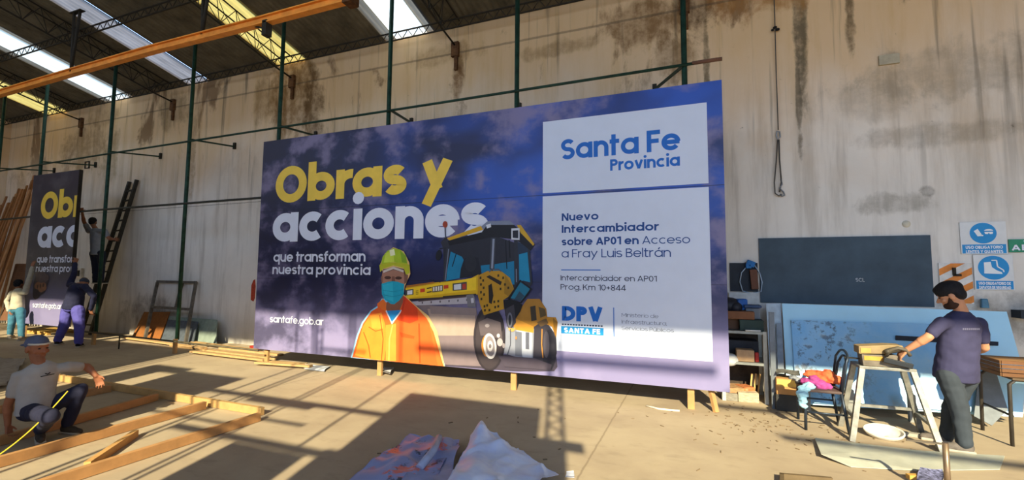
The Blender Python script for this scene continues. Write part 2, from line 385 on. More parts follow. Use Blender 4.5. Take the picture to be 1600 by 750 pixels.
# ------------------------------------------------------------------ stroke lettering
def arc(cx, cy, rx, ry, a0, a1, n=14):
    return [(cx+rx*cos(radians(a0+(a1-a0)*i/n)), cy+ry*sin(radians(a0+(a1-a0)*i/n))) for i in range(n+1)]
XH, AS, DS = .77, 1.06, -.29
def glyph(ch, w):
    """-> (advance width, [(points, closed)]) with the cap height as unit and stroke width w."""
    h = w/2; B = .80; rx = B/2-h; ry = XH/2-h; cy = XH/2
    O = (arc(B/2, cy, rx, ry, 0, 360, 28)[:-1], True)
    L = lambda *p: (list(p), False)
    acute = {'á': 'a', 'ú': 'u', 'ó': 'o'}
    if ch in acute:
        a, s = glyph(acute[ch], w); return a, s+[L((a/2-.03, XH+.1), (a/2+.12, XH+.32))]
    if ch == 'o': return B, [O]
    if ch == 'a': return B, [O, L((B-h, XH), (B-h, 0))]
    if ch == 'b': return B, [O, L((h, AS), (h, 0))]
    if ch == 'd': return B, [O, L((B-h, AS), (B-h, 0))]
    if ch == 'p': return B, [O, L((h, XH), (h, DS))]
    if ch == 'q': return B, [O, L((B-h, XH), (B-h, DS))]
    if ch == 'g': return B, [O, (([(B-h, XH)] + arc(B/2, -.02, rx, -DS-.02-h, 0, -150)), False)]
    if ch == 'c': return B-.05, [(arc(B/2, cy, rx, ry, 48, 312, 24), False)]
    if ch == 'e': return B, [(arc(B/2, cy, rx, ry, 0, 322, 26), False), L((w*.6, cy), (B-h*.4, cy))]
    if ch == 'n' or ch == 'h':
        N = .70; r = N/2-h; top = AS if ch == 'h' else XH
        return N, [L((h, top), (h, 0)), (arc(N/2, XH-h-r, r, r, 180, 0)+[(N-h, 0)], False)]
    if ch == 'u':
        N = .70; r = N/2-h
        return N, [L((N-h, XH), (N-h, 0)), ([(h, XH)]+arc(N/2, h+r, r, r, 180, 360), False)]
    if ch == 'm':
        N = .60; r = (N-w)/2; s = [L((h, XH), (h, 0))]
        for k in (0, 1): s.append((arc(h+r+k*2*r, XH-h-r, r, r, 180, 0)+[(h+2*r*(k+1), 0)], False))
        return 2*N-w, s
    if ch == 'r': return .44, [L((h, XH), (h, 0)), (arc(h+.30, XH-h-.26, .30, .26, 180, 82), False)]
    if ch in 'iíI1l':
        if ch == 'I': return w, [L((h, 1), (h, 0))]
        if ch == '1': return .36+h, [L((.36, 1), (.36, 0)), L((.02, .84), (.36+h*.5, 1-h*.6))]
        if ch == 'l': return w, [L((h, AS), (h, 0))]
        d = h*1.22; return w, [L((h, XH), (h, 0)), (arc(h, XH+.11+d, d/2, d/2, 0, 360, 12)[:-1], 'dot')]
    if ch == 't': return .46, [L((.17, 1.0), (.17, h+.06), (.22, h), (.44, h)) if w < .12 else L((.18, 1.0), (.18, 0)), L((0, XH-h), (.44, XH-h))]
    if ch == 'f': return .46, [([(.17, 0), (.17, AS-.24)]+arc(.17+.20, AS-h-.20, .20, .20, 180, 78, 8), False), L((0, XH-h), (.44, XH-h))]
    if ch == 's' or ch == 'S':
        T = XH if ch == 's' else 1.0; N = .60 if ch == 's' else .68; q = (T/2-h)/2+h/2*0; r1 = (T-w)/4; a = N/2-h
        return N, [(arc(N/2, T-h-r1, a, r1, 30, 270, 16)+arc(N/2, h+r1, a, r1, 90, -150, 16)[1:], False)]
    if ch in 'vyVAWwkKxMN4':
        k = w*.55
        if ch == 'v': return .74, [L((k, XH), (.37, h*.3)), L((.74-k, XH), (.37, h*.3))]
        if ch == 'y': return .76, [L((k, XH), (.40, h*.6)), L((.76-k, XH), (.40-.26, DS))]
        if ch == 'V': return .9, [L((k, 1), (.45, h*.4)), L((.9-k, 1), (.45, h*.4))]
        if ch == 'A': return .9, [L((k, 0), (.45, 1-h*.4)), L((.9-k, 0), (.45, 1-h*.4)), L((.2, .28), (.7, .28))]
        if ch == 'K': return .74, [L((h, 1), (h, 0)), L((h, .38), (.7-h, 1)), L((.3, .56), (.74-h, 0))]
        if ch == 'M': return .98, [L((h, 0), (h, 1)), L((h, 1-h*.4), (.49, .25)), L((.49, .25), (.98-h, 1-h*.4)), L((.98-h, 1), (.98-h, 0))]
        if ch == 'N': return .78, [L((h, 0), (h, 1)), L((h*1.2, 1-h*.3), (.78-h*1.2, h*.3)), L((.78-h, 1), (.78-h, 0))]
        if ch == '4': return .68, [L((.5, 1), (.5, 0)), L((.48, 1-h*.4), (.06, .26)), L((0, .24), (.68, .24))]
    if ch == 'O': return .98, [(arc(.49, .5, .49-h, .5+.02-h, 0, 360, 32)[:-1], True)]
    if ch == '0': return .66, [(arc(.33, .5, .33-h, .5-h, 0, 360, 26)[:-1], True)]
    if ch == 'C': return .9, [(arc(.49, .5, .49-h, .5-h, 45, 315, 26), False)]
    if ch == 'G': return .95, [(arc(.49, .5, .49-h, .5-h, 45, 345, 26), False), L((.5, .45), (.95-h*.6, .45))]
    if ch == 'D': return .84, [([(.2, h), (h, h), (h, 1-h), (.2, 1-h)]+arc(.84-h-.40, .5, .40, .5-h, 90, -90)+[(.21, h)], False)]
    if ch == 'P' or ch == 'R':
        s = [L((h, 1), (h, 0)), ([(h, 1-h), (.34, 1-h)]+arc(.36, .71, .66-h-.36, .29-h, 90, -90)+[(h, .42+h)], False)]
        return .66, s+([L((.36, .44), (.64-h*.4, 0))] if ch == 'R' else [])
    if ch == 'B': return .68, [L((h, 1), (h, 0)), ([(h, 1-h), (.34, 1-h)]+arc(.34, .76-h*.2, .62-h-.34, .24-h*.8, 90, -90)+[(h, .53)], False), ([(h, .53), (.36, .53)]+arc(.36, .265+h*.2, .68-h-.36, .265-h*.8, 90, -90)+[(h, h)], False)]
    if ch == 'F': return .58, [L((h, 1), (h, 0)), L((h, 1-h), (.58, 1-h)), L((h, .5), (.52, .5))]
    if ch == 'E': return .58, [L((h, 1), (h, 0)), L((h, 1-h), (.58, 1-h)), L((h, .5), (.52, .5)), L((h, h), (.58, h))]
    if ch == 'L': return .54, [L((h, 1), (h, 0)), L((h, h), (.54, h))]
    if ch == 'T': return .66, [L((.33, 1), (.33, 0)), L((0, 1-h), (.66, 1-h))]
    if ch == 'H': return .76, [L((h, 1), (h, 0)), L((.76-h, 1), (.76-h, 0)), L((h, .5), (.76-h, .5))]
    if ch == 'U': return .76, [([(h, 1)]+arc(.38, .38, .38-h, .38-h, 180, 360)+[(.76-h, 1)], False)]
    if ch == 'Y': return .8, [L((w*.5, 1), (.4, .45)), L((.8-w*.5, 1), (.4, .45)), L((.4, .5), (.4, 0))]
    if ch == 'J': return .5, [([(.5-h, 1)]+arc(.22, .25, .28-h, .25-h, 0, -160), False)]
    if ch == 'Z': return .66, [L((0, 1-h), (.66, 1-h)), L((.62-h*.5, 1-h), (h, h)), L((0, h), (.66, h))]
    if ch == '8': return .66, [(arc(.33, .75-h*.2, .28-h*.8, .25-h*.8, 0, 360, 20)[:-1], True), (arc(.33, .265+h*.2, .33-h, .265-h*.8, 0, 360, 20)[:-1], True)]
    if ch == '+': return .6, [L((.3, .18), (.3, .72)), L((.03, .45), (.57, .45))]
    if ch == '.': return w, [(arc(h, h, h*.6, h*.6, 0, 360, 10)[:-1], 'dot')]
    if ch == ',': return w, [L((h*1.2, w), (h*.4, -w*.8))]
    return .3, []
def text_polys(s, w, gap=.13, space=.36):
    """weights: w is one stroke width, or one per character."""
    x = 0; out = []
    for i, ch in enumerate(s):
        wi = w[i] if isinstance(w, (list, tuple)) else w
        if ch == ' ': x += space-gap*.5; continue
        adv, st = glyph(ch, wi)
        for pts, closed in st: out.append(([(p[0]+x, p[1]) for p in pts], closed, wi))
        x += adv + gap*(1-.35*min(1, wi/.2))
    return out, x-gap*.7
def ribbon(mb, pts, closed, w, fn, clip=None):
    n = len(pts); h = w/2
    if closed == 'dot':
        c = (sum(p[0] for p in pts)/n, sum(p[1] for p in pts)/n); k = 2.0
        mb.add([fn(c[0]+(p[0]-c[0])*k, c[1]+(p[1]-c[1])*k) for p in pts], [list(range(n))]); return
    vs = []
    for i, p in enumerate(pts):
        a = pts[i-1] if (i or closed) else None; c = pts[(i+1) % n] if (i < n-1 or closed) else None
        d1 = Vector((p[0]-a[0], p[1]-a[1])).normalized() if a else None
        d2 = Vector((c[0]-p[0], c[1]-p[1])).normalized() if c else None
        d1 = d1 or d2; d2 = d2 or d1
        t = (d1+d2); t = t.normalized() if t.length > 1e-4 else d1
        nn = Vector((-t.y, t.x)); k = h/max(.5, nn.dot(Vector((-d1.y, d1.x))))
        vs += [fn(p[0]+nn.x*k, p[1]+nn.y*k), fn(p[0]-nn.x*k, p[1]-nn.y*k)]
    m = n if closed else n-1
    mb.add(vs, [(2*i, 2*i+1, 2*((i+1) % n)+1, 2*((i+1) % n)) for i in range(m)])
def lettering(mb, s, w, u0, v0, u1, cap, org, off, umax=None, ux=(1, 0, 0), uz=(0, 0, 1), nrm=(0, -1, 0), gap=.13, space=.36):
    """Letters from u0 to u1 on the baseline v0, standing off the face by off."""
    ps, wid = text_polys(s, w, gap, space); k = (u1-u0)/wid; ux, uz, nrm, org = Vector(ux), Vector(uz), Vector(nrm), Vector(org)
    def fn(x, y):
        u = u0+x*k
        if umax is not None: u = min(u, umax)
        return org + ux*u + uz*(v0+y*cap) + nrm*off
    for si, (pts, closed, wi) in enumerate(ps):
        lay = .00012*(si % 9)
        if umax is not None and u0+min(p[0] for p in pts)*k > umax: continue
        # the stroke keeps its width when a line is squeezed
        q = sqrt(abs(k/cap)) if cap else 1
        ribbon(mb, pts, closed, wi/q, lambda x, y: fn(x, y)+nrm*lay)

# ------------------------------------------------------------------ the green post frame
GREEN = M('#1f3d31', .55, .3, .25, 10); GREEND = M('#1f3a2e', .6, .3, .25, 10); STAKE = wood('#b98f5c')
POSTS = [-.1, -2.56, -4.98, -7.58, -10.22, -13.1, -16.1, -18.3]
PL = ['green steel post rising above the right end of the big billboard', 'green steel post above the roller cab end of the big billboard', 'green steel post above the word acciones on the big billboard',
      'green steel post at the left end of the big billboard', 'bare green steel post beside the leaning steel frame', 'green steel post in front of the man on the ladder',
      'green steel post along the left edge of the narrow billboard', 'green steel post furthest left by the timber stack']
for x0, lab in zip(POSTS, PL):
    yb = D+.085; r = empty('frame_post', (x0, yb, 0), lab, 'post', 'green posts of the billboard frame')
    b = MB(); b.tube([(x0, yb, .28), (x0, yb, roofz(yb)-.10)], .038, 12); part(b, 'shaft', GREEN, r)
    b = MB(); b.box((x0, yb-.03, .15), (.085, .05, .3)); part(b, 'post_base', STAKE, r, .004, 'pale timber stub at the foot')
    b = MB(); b.bar((x0, yb+.02, 4.6), (x0-.5, W-.04, 4.86), .035, .035); st = part(b, 'strut', GREEND, r)
    b = MB(); b.box((x0-.5, W-.02, 4.88), (.07, .05, .16)); part(b, 'wall_bracket', IRON, st)
b = MB(); b.tube([(XL+.1, D+.03, 4.46), (-13, D+.03, 4.52), (-4, D+.03, 4.55), (.02, D+.03, 4.57)], .022, 8)
r = empty('top_rail', (-8, D+.03, 4.4), 'long thin green rail running above both billboards', 'rail'); part(b, 'green_tube', GREEND, r)
b = MB(); b.tube([(.0, D+.03, 4.575), (.37, D+.03, 4.575)], .027, 8); part(b, 'rusty_end', M('#6b4a38', .8), r, label='brown rusty end of the rail')
b = MB(); b.tube([(XL+.1, D+.062, 3.05), (-13.4, D+.062, 3.18), (.2, D+.062, 3.18)], .024, 8); one(b, 'middle_rail', M('#3a3a33', .6, .3), 'thin dark rail behind the boards at mid height', 'rail')
r = empty('low_rail', (-10, D-.12, 0), 'thin low metal bar near the floor left of the big billboard', 'rail')
b = MB(); b.tube([(-13.3, D-.03, .30), (-7.5, D-.2, .28)], .018, 8); part(b, 'tube', M('#57503f', .6, .4), r)
b = MB(); b.tube([(-11.9, D-.07, 0), (-11.9, D-.07, .29)], .014, 6); part(b, 'leg', IRON, r)

# ------------------------------------------------------------------ the big billboard
BX0, BX1, BZ0, BZ1 = -7.8425, .3548, .271, 4.2686
def cloud_print(name, seed, dk='#20234a', cl='#857a98', bl=1.0):
    t = NT(name); v = t.coord((1, 1, 1.25)); mp = v.node; mp.inputs['Location'].default_value = (seed*3.1, 0, seed*1.7)
    n1 = t.noise(v, .55, 3, .5, .3); n2 = t.noise(v, 1.3, 6, .56, .12); n3 = t.noise(t.coord((1, 1, 1)), .38, 2)
    sp = t.n('ShaderNodeSeparateXYZ'); t.set(sp.inputs[0], t.coord())
    blue = t.math('MULTIPLY', t.step(n1, .36, .62), t.math('MULTIPLY', t.step(sp.outputs['X'], -2.8, 1.4), t.step(sp.outputs['Z'], .9, 2.6)))
    c = t.mix(t.math('MULTIPLY', blue, bl), lin(dk), lin('#2b53b0'))
    c = t.mix(t.math('MULTIPLY', t.step(n2, .47, .66), .8), c, lin(cl))
    low = t.math('SUBTRACT', 1.0, t.step(t.math('ADD', sp.outputs['Z'], t.math('MULTIPLY', n2, .5)), .5, 1.6))
    c = t.mix(t.math('MULTIPLY', low, .8), c, lin('#928cb6'))
    dark = t.math('MULTIPLY', t.step(sp.outputs['X'], 1.0, -3.6), t.step(n2, .58, .40))
    c = t.mix(t.math('MULTIPLY', dark, .7), c, lin('#17182f'))
    for z0, k in ((1.33*2-.05, .7), (1.33, .45)):
        dz = t.math('ABSOLUTE', t.math('SUBTRACT', sp.outputs['Z'], z0)); c = t.mix(t.math('MULTIPLY', t.math('SUBTRACT', 1.0, t.step(dz, .003, .009)), k), c, lin('#15162a'))
    n4 = t.noise(t.coord((.5, 1, 2)), 1.6, 3); t.bump(n4, .12, .03)
    return t.fin(c, .42, 0, .4)
WHITEP = M('#d0d8e8', .45, 0, .02, 3); YEL = M('#f2cb4a', .45, 0, .05, 4); LET = M('#dfe4f2', .45, 0, .02, 4)
BLU = M('#1b66be', .45, 0, .04, 6); DKB = M('#1c4587', .45, 0, .04, 6); INK = M('#27304f', .5, 0, .03, 6); CYB = M('#1e8ccd', .45, 0, .03, 6); FAINT = M('#5a6378', .5, 0, .03, 6)
FY = D-.03                            # printed face of the billboard
def bd(x, y): p = at(x, y, FY); return p.x, p.z
def line(mb, s, w, xl, xr, base, capy, off, dx=0.0, umax=None, gap=.13, space=.36, dz=0.0):
    """A line of print between two columns; base is a point of the baseline, capy the height of the capitals above it."""
    z = bd(*base)[1]; cap = bd(base[0], capy)[1]-z
    lettering(mb, s, w, bd(xl, base[1])[0]+dx, z+dz, bd(xr, base[1])[0]+dx, cap, (0, FY, 0), off, umax, gap=gap, space=space)
def capof(base, y, k): return base[1]+(y-base[1])/k      # capital height from a taller or shorter letter
HEAD = [('headline_lettering', YEL, 'Obras y', .255, 429.3, 708.4, (484, 314), capof((484, 314), 253.4, AS), .025, .33),
        ('headline_lettering', LET, 'acciones', .25, 425, 763.5, (555, 375.1), capof((555, 375.1), 326.4, XH), .025, .3),
        ('subtitle_lettering', LET, 'que transforman', .19, 427.3, 571.3, (459, 409), 393.6, .06, .32),
        ('subtitle_lettering', LET, 'nuestra provincia', .19, 425.7, 579.3, (500, 429), 413.8, .06, .32),
        ('web_address_lettering', LET, 'santafe.gob.ar', .15, 422, 505.7, (464, 505.8), 494.9, .10, .34)]
def print_head(root, dx, umax, dz=0.0):
    for k, (nm, m, s, w, xl, xr, bs, cy_, g, sp) in enumerate(HEAD):
        b = MB(); line(b, s, w, xl, xr, bs, cy_, .002+.0013*k, dx, umax, g, sp, dz); part(b, nm, m, root, label=('yellow' if m is YEL else 'white')+' lettering reading '+s)

BB = empty('billboard', ((BX0+BX1)/2, FY, BZ0), 'huge printed billboard with Santa Fe Provincia panel, masked worker and road roller', 'billboard', )
b = MB(); b.box(((BX0+BX1)/2, FY+.012, (BZ0+BZ1)/2), (BX1-BX0, .02, BZ1-BZ0)); part(b, 'printed_panel', cloud_print('night_sky_print', 1), BB)
for i in range(4):
    b = MB(); x0 = BX0+.05+i*(BX1-BX0-.1)/3; b.box((x0, FY+.04, (BZ0+BZ1)/2), (.05, .03, BZ1-BZ0-.04)); part(b, 'timber_batten', wood('#8a6a48'), BB)
print_head(BB, 0, None)
b = MB()
def quad(mb, pix, off): mb.add([Vector((bd(*p)[0], FY-off, bd(*p)[1])) for p in pix], [list(range(len(pix)))])
PX0, PX1 = bd(848, 300)[0], bd(1107.5, 300)[0]
PT, PM0, PM1, PB = (bd(848, 190)[1]+bd(1103, 161)[1])/2, (bd(847, 304)[1]+bd(1105, 295.5)[1])/2, (bd(847, 299.5)[1]+bd(1105, 289.5)[1])/2, bd(1112, 565)[1]
def rect(mb, x0, x1, z0, z1, off): mb.add([(x0, FY-off, z0), (x1, FY-off, z0), (x1, FY-off, z1), (x0, FY-off, z1)], [(0, 1, 2, 3)])
rect(b, PX0, PX1, PM1, PT, .002); UPPER = part(b, 'white_panel', WHITEP, BB, label='upper white panel with the province name')
b = MB(); rect(b, PX0, PX1, PB, PM0, .002); LOWER = part(b, 'white_panel', WHITEP, BB, label='lower white panel with the project text')
def tline(nm, m, s, w, xl, xr, base, capy, gap=.08, space=.34):
    root = UPPER if base[1] < 290 else LOWER
    b = MB(); line(b, s, w, xl, xr, base, capy, .004, gap=gap, space=space); part(b, nm, m, root, label='print reading '+s)
tline('province_lettering', BLU, 'Santa Fe', .20, 876.7, 1063.4, (1017.3, 237.7), 203.9); tline('province_lettering', BLU, 'Provincia', .21, 953.4, 1062.6, (956.2, 266.9), 249.1)
nb, nr = .21, .115
tline('project_lettering', DKB, 'Nuevo', nb, 877.7, 935.3, (880.3, 345.2), 333.5); tline('project_lettering', DKB, 'Intercambiador', nb, 877.7, 1029.6, (879.2, 364), 352)
tline('project_lettering', DKB, 'sobre AP01 en Acceso', [nb]*13+[nr]*7, 877.7, 1078.7, (936.8, 382.5), 370.4); tline('project_lettering', DKB, 'a Fray Luis Beltrán', nr, 877.5, 1048.6, (895.2, 402.4), 389.4)
b = MB(); rect(b, bd(877, 421.9)[0], bd(938.5, 421.9)[0], bd(900, 422.6)[1], bd(900, 421.1)[1], .004); part(b, 'rule', BLU, LOWER)
tline('location_lettering', INK, 'Intercambiador en AP01', .125, 876, 1026.4, (876.6, 438.2), 429.9); tline('location_lettering', INK, 'Prog. Km 10+844', .125, 876, 978, (877, 452.5), 443.8)
tline('agency_lettering', BLU, 'DPV', .295, 877.9, 942.5, (880.6, 501), 477.9, .05)
b = MB(); x0, z0 = bd(878, 506.5); x1, z1 = bd(943, 508)
for i in range(15): rect(b, x0+(x1-x0)*i/15, x0+(x1-x0)*(i+.72)/15, z0-.010, z0+.010, .004)
part(b, 'fine_print', INK, LOWER)
b = MB(); rect(b, bd(876.9, 515)[0], bd(943.2, 515)[0], bd(910, 522.5)[1], bd(910, 511)[1], .004); part(b, 'blue_label', CYB, LOWER)
b = MB(); line(b, 'SANTA FE', .25, 881.3, 938, (909, 520.8), 512.8, .005); part(b, 'label_lettering', LET, LOWER, label='white print reading SANTA FE')
b = MB(); rect(b, bd(958.4, 500)[0], bd(959.8, 500)[0], bd(959, 526)[1], bd(959, 480.5)[1], .004); part(b, 'rule', BLU, LOWER)
tline('ministry_lettering', FAINT, 'Ministerio de', .085, 971.4, 1029, (974, 495), 489.1); tline('ministry_lettering', FAINT, 'Infraestructura,', .085, 971.6, 1042, (972.7, 505.4), 499.6)
tline('ministry_lettering', FAINT, 'Servicios Públicos', .085, 971.4, 1053, (973.4, 515.3), 509.5); tline('ministry_lettering', M('#8d93a2', .5, 0, .03, 6), 'y Hábitat.', .085, 971.4, 1014, (980, 527.4), 521.5)

# picture print: flat coloured shapes, given in pixels of a 2.883x enlargement whose corner is (540, 330)
class Print:
    def __init__(s, k=0): s.b = MB(); s.k = k
    def poly(s, col, pts, e=(540, 330, 2.883)):
        s.k += 1; s.b.use(M(col, .45, 0, .05, 6) if isinstance(col, str) else col)
        vs = []
        for p in pts:
            x, z = bd(e[0]+p[0]/e[2], e[1]+p[1]/e[2]); vs.append((x, FY-.009-.00008*s.k, max(z, BZ0+.002)))
        # fill concave outlines properly
        from mathutils.geometry import tessellate_polygon
        tri = tessellate_polygon([[Vector((q[0], q[2], 0)) for q in vs]])
        s.b.add(vs, [tuple(t) for t in tri]); return s
    def oval(s, col, cx, cy, rx, ry, e=(540, 330, 2.883), a0=0, a1=360, tilt=0.0):
        pts = arc(0, 0, rx, ry, a0, a1, 28); c, q = cos(tilt), sin(tilt)
        return s.poly(col, [(cx+x*c-y*q, cy+x*q+y*c) for x, y in (pts[:-1] if a1-a0 == 360 else pts)], e)
    def band(s, col, pts, w, e=(540, 330, 2.883)):
        L, R = [], []
        for i, p in enumerate(pts):
            a = pts[max(i-1, 0)]; c = pts[min(i+1, len(pts)-1)]; d = Vector((c[0]-a[0], c[1]-a[1])).normalized()
            L.append((p[0]-d.y*w/2, p[1]+d.x*w/2)); R.append((p[0]+d.y*w/2, p[1]-d.x*w/2))
        return s.poly(col, L+R[::-1], e)

P = Print(); E1 = (630, 340, 5.0); E2 = (730, 340, 5.0); E3 = (720, 430, 4.412)
# drum and ground shade
P.poly('#4a4350', [(600, 640), (950, 655), (955, 700), (940, 720), (760, 720), (440, 695)])
P.poly('#7d6f72', [(290, 415), (400, 425), (590, 440), (600, 520), (610, 620), (650, 700), (440, 690), (400, 560), (300, 440)])
P.poly('#a89488', [(370, 440), (585, 440), (583, 560), (400, 560)])
P.poly('#8d7d7a', [(380, 428), (590, 436), (590, 470), (385, 462)])
# rear drum, body, rear yellow
P.poly('#3a3740', [(848, 505), (900, 490), (950, 560), (952, 640), (930, 715), (870, 690), (845, 660)])
P.oval('#2b2a33', 918, 625, 33, 92); P.oval('#4c4852', 905, 600, 14, 60)
P.poly('#c58a2a', [(905, 475), (948, 478), (956, 500), (950, 572), (930, 520), (898, 505)]); P.poly('#8e6420', [(935, 480), (956, 500), (950, 572), (938, 540)])
P.band('#b07a3a', [(886, 530), (884, 600), (890, 660)], 5)
P.poly('#8b8f9c', [(725, 520), (850, 530), (845, 668), (765, 655), (715, 640)]); P.poly('#b2b7c4', [(770, 535), (842, 542), (840, 664), (800, 660)])
P.poly('#5c5f6c', [(812, 545), (828, 546), (828, 622), (812, 620)]); P.poly('#6b6f7c', [(765, 540), (795, 545), (795, 655), (765, 650)])
P.poly('#c88d34', [(758, 470), (850, 470), (848, 548), (770, 535), (740, 500)]); P.poly('#a9782b', [(820, 395), (875, 395), (905, 440), (910, 480), (880, 500), (850, 520), (760, 480)])
P.poly('#3d3428', [(832, 430), (856, 425), (862, 490), (838, 496)]); P.poly('#5b4a2c', [(870, 430), (900, 440), (905, 470), (878, 480)])
P.poly('#6a5334', [(862, 500), (905, 482), (915, 505), (880, 520)])
# cab: glass and pillars
P.poly('#2c2d36', [(440, 140), (640, 100), (830, 165), (840, 330), (790, 395), (720, 395), (600, 290), (445, 310)])
P.poly('#1e80a6', [(475, 182), (525, 205), (545, 240), (520, 300), (450, 315)]); P.poly('#1b789f', [(610, 245), (655, 240), (655, 290), (615, 290)]); P.poly('#1b789f', [(665, 240), (760, 225), (762, 330), (735, 330), (700, 275), (665, 270)])
P.poly('#26354a', [(770, 135), (825, 160), (832, 325), (790, 310), (775, 320)]); P.poly('#1d86ad', [(782, 195), (820, 185), (832, 320), (800, 312), (784, 322)])
P.poly('#22242c', [(535, 215), (560, 200), (600, 210), (612, 285), (515, 303), (520, 260)]); P.oval('#2a2c33', 565, 235, 26, 38)
P.band('#3c3f48', [(667, 120), (660, 262)], 22); P.band('#8e96a8', [(668, 125), (661, 258)], 9)
P.band('#2f313a', [(768, 130), (772, 330)], 16); P.band('#73798a', [(770, 260), (771, 320)], 5); P.band('#2f313a', [(826, 165), (838, 330)], 9)
P.band('#34363f', [(463, 165), (447, 315)], 15); P.band('#6d7383', [(466, 170), (450, 312)], 5)
P.band('#15161c', [(500, 190), (482, 250)], 4); P.band('#15161c', [(738, 130), (742, 210)], 5); P.band('#15161c', [(722, 130), (728, 260)], 4)
# roof
P.poly('#1f1e22', [(455, 135), (615, 95), (640, 60), (760, 62), (855, 150), (835, 178), (770, 128), (670, 115), (470, 155)])
P.poly('#d9a824', [(458, 122), (612, 66), (620, 84), (470, 132)]); P.poly('#caa02a', [(772, 62), (790, 62), (852, 148), (846, 156), (790, 98)])
P.poly('#7c8498', [(612, 70), (640, 46), (740, 42), (762, 62), (640, 62), (622, 84)]); P.poly('#d4d8de', [(634, 62), (655, 56), (657, 72), (638, 78)])
P.poly('#34343c', [(430, 140), (455, 112), (462, 135), (470, 160), (440, 165)]); P.band('#55596a', [(450, 75), (452, 120)], 6); P.oval('#a2452f', 450, 60, 11, 15)
P.oval('#1f2026', 421, 198, 13, 24, tilt=.2); P.band('#2b2d35', [(425, 170), (450, 165)], 5)
P.poly('#d0d4dc', [(748, 78), (785, 76), (785, 130), (748, 128)]); P.poly('#2a2b33', [(754, 88), (779, 86), (779, 122), (754, 120)])
# front hood, yellow
P.poly('#d8ac1c', [(272, 345), (400, 322), (560, 305), (600, 285), (597, 375), (480, 385), (272, 402)]); P.poly('#f0c929', [(272, 350), (590, 298), (588, 355), (420, 375), (275, 392)])
P.poly('#a96c2a', [(275, 335), (400, 318), (400, 325), (275, 345)])
P.band('#3a3020', [(440, 385), (590, 374)], 6); P.band('#2a2530', [(290, 400), (580, 384)], 10)
for x0, y0 in ((338, 350), (444, 334)): P.poly('#cc4526', [(x0, y0), (x0+21, y0-3), (x0+21, y0+13), (x0, y0+16)])
P.poly('#4b4a46', [(484, 326), (548, 318), (548, 354), (484, 358)]); P.poly('#d9dde2', [(490, 331), (522, 327), (522, 352), (490, 354)]); P.poly('#b8402c', [(528, 328), (544, 326), (544, 350), (528, 352)])
P.poly('#56534c', [(272, 355), (308, 350), (308, 376), (272, 380)]); P.poly('#dfe2e6', [(280, 359), (303, 355), (303, 373), (280, 376)])
P.poly('#5c5140', [(392, 340), (440, 332), (440, 360), (392, 366)])
for i in range(4): P.poly('#e6e2d6', [(396+11*i, 342-1.6*i), (403+11*i, 341-1.6*i), (403+11*i, 360-1.2*i), (396+11*i, 361-1.2*i)])
for y0 in (344, 362): P.band('#3f3422', [(368, y0+4), (390, y0)], 5)
for y0 in (360, 367, 374): P.band('#6b571c', [(319, y0), (330, y0-2)], 3)
P.poly('#b3aeb4', [(300, 408), (580, 380), (588, 415), (460, 420), (320, 424)])
for i in range(6): P.poly('#5c565c', [(345+40*i, 408-2.5*i), (351+40*i, 407-2.5*i), (351+40*i, 416-2.5*i), (345+40*i, 417-2.5*i)])
P.band('#4f3f40', [(330, 404), (545, 384)], 7)
P.poly('#77757a', [(546, 378), (578, 374), (590, 430), (552, 432)]); P.poly('#c9c7cc', [(566, 392), (578, 390), (580, 412), (568, 414)])
P.band('#20202a', [(378, 308), (430, 320)], 3); P.band('#20202a', [(400, 306), (398, 318)], 3)
# near drum end
P.oval('#322d33', 650, 570, 72, 150); P.oval('#3f383c', 650, 575, 62, 135); P.oval('#232027', 668, 510, 46, 60)
P.poly('#5d5458', [(600, 500), (640, 480), (700, 500), (708, 580), (650, 560), (610, 560)])
P.oval('#8d8588', 640, 515, 10, 8); P.oval('#a7a0a2', 697, 590, 13, 18); P.oval('#c8c2c2', 690, 560, 7, 9); P.oval('#8d8588', 714, 605, 6, 12)
P.oval('#b5762c', 640, 605, 26, 50); P.oval('#d9d4d0', 652, 607, 29, 58, tilt=-.1); P.oval('#8a8284', 653, 607, 21, 46, tilt=-.1); P.oval('#d0cac8', 653, 607, 12, 24); P.oval('#6f686b', 653, 607, 6, 10)
# side plate and steps
P.poly('#b98a22', [(598, 290), (640, 270), (700, 268), (742, 300), (760, 350), (735, 385), (712, 400), (716, 440), (625, 468), (608, 420), (597, 375)])
P.poly('#9a7320', [(720, 285), (760, 350), (736, 384), (716, 370)])
P.poly('#2d2620', [(636, 296), (650, 288), (706, 318), (700, 334)]); P.poly('#26211e', [(645, 335), (660, 325), (668, 380), (660, 418), (648, 412)])
P.band('#5a5c66', [(648, 275), (662, 262), (690, 262), (704, 272)], 5)
for x0, y0 in ((610, 300), (622, 312), (612, 330), (624, 345), (612, 365), (626, 375), (614, 395), (690, 290), (712, 300), (720, 330), (700, 350), (735, 345), (690, 405), (672, 408), (690, 428), (628, 428), (640, 424), (650, 445), (676, 432), (630, 446)):
    P.poly('#3b2f18', [(x0-4, y0-5), (x0+4, y0-6), (x0+4, y0+5), (x0-4, y0+6)])
P.poly('#17181d', [(715, 400), (740, 395), (800, 420), (790, 450), (745, 520), (722, 470)])
P.poly('#1c6f8a', [(788, 318), (832, 350), (800, 400), (745, 392)]); P.poly('#2b4757', [(785, 360), (808, 382), (790, 402), (760, 400)])
P.band('#15161b', [(735, 398), (790, 312), (838, 350), (792, 412), (735, 398)], 9)
P.poly('#3c3a42', [(722, 440), (760, 420), (770, 500), (740, 540), (726, 500)]); P.oval('#6d6d78', 742, 490, 12, 34); P.oval('#c79b55', 752, 520, 18, 22, a0=20, a1=170)
P.oval('#20242c', 742, 490, 6, 24); P.band('#4c4f5a', [(745, 530), (745, 600), (730, 650)], 4); P.oval('#c47a42', 770, 570, 4, 7)
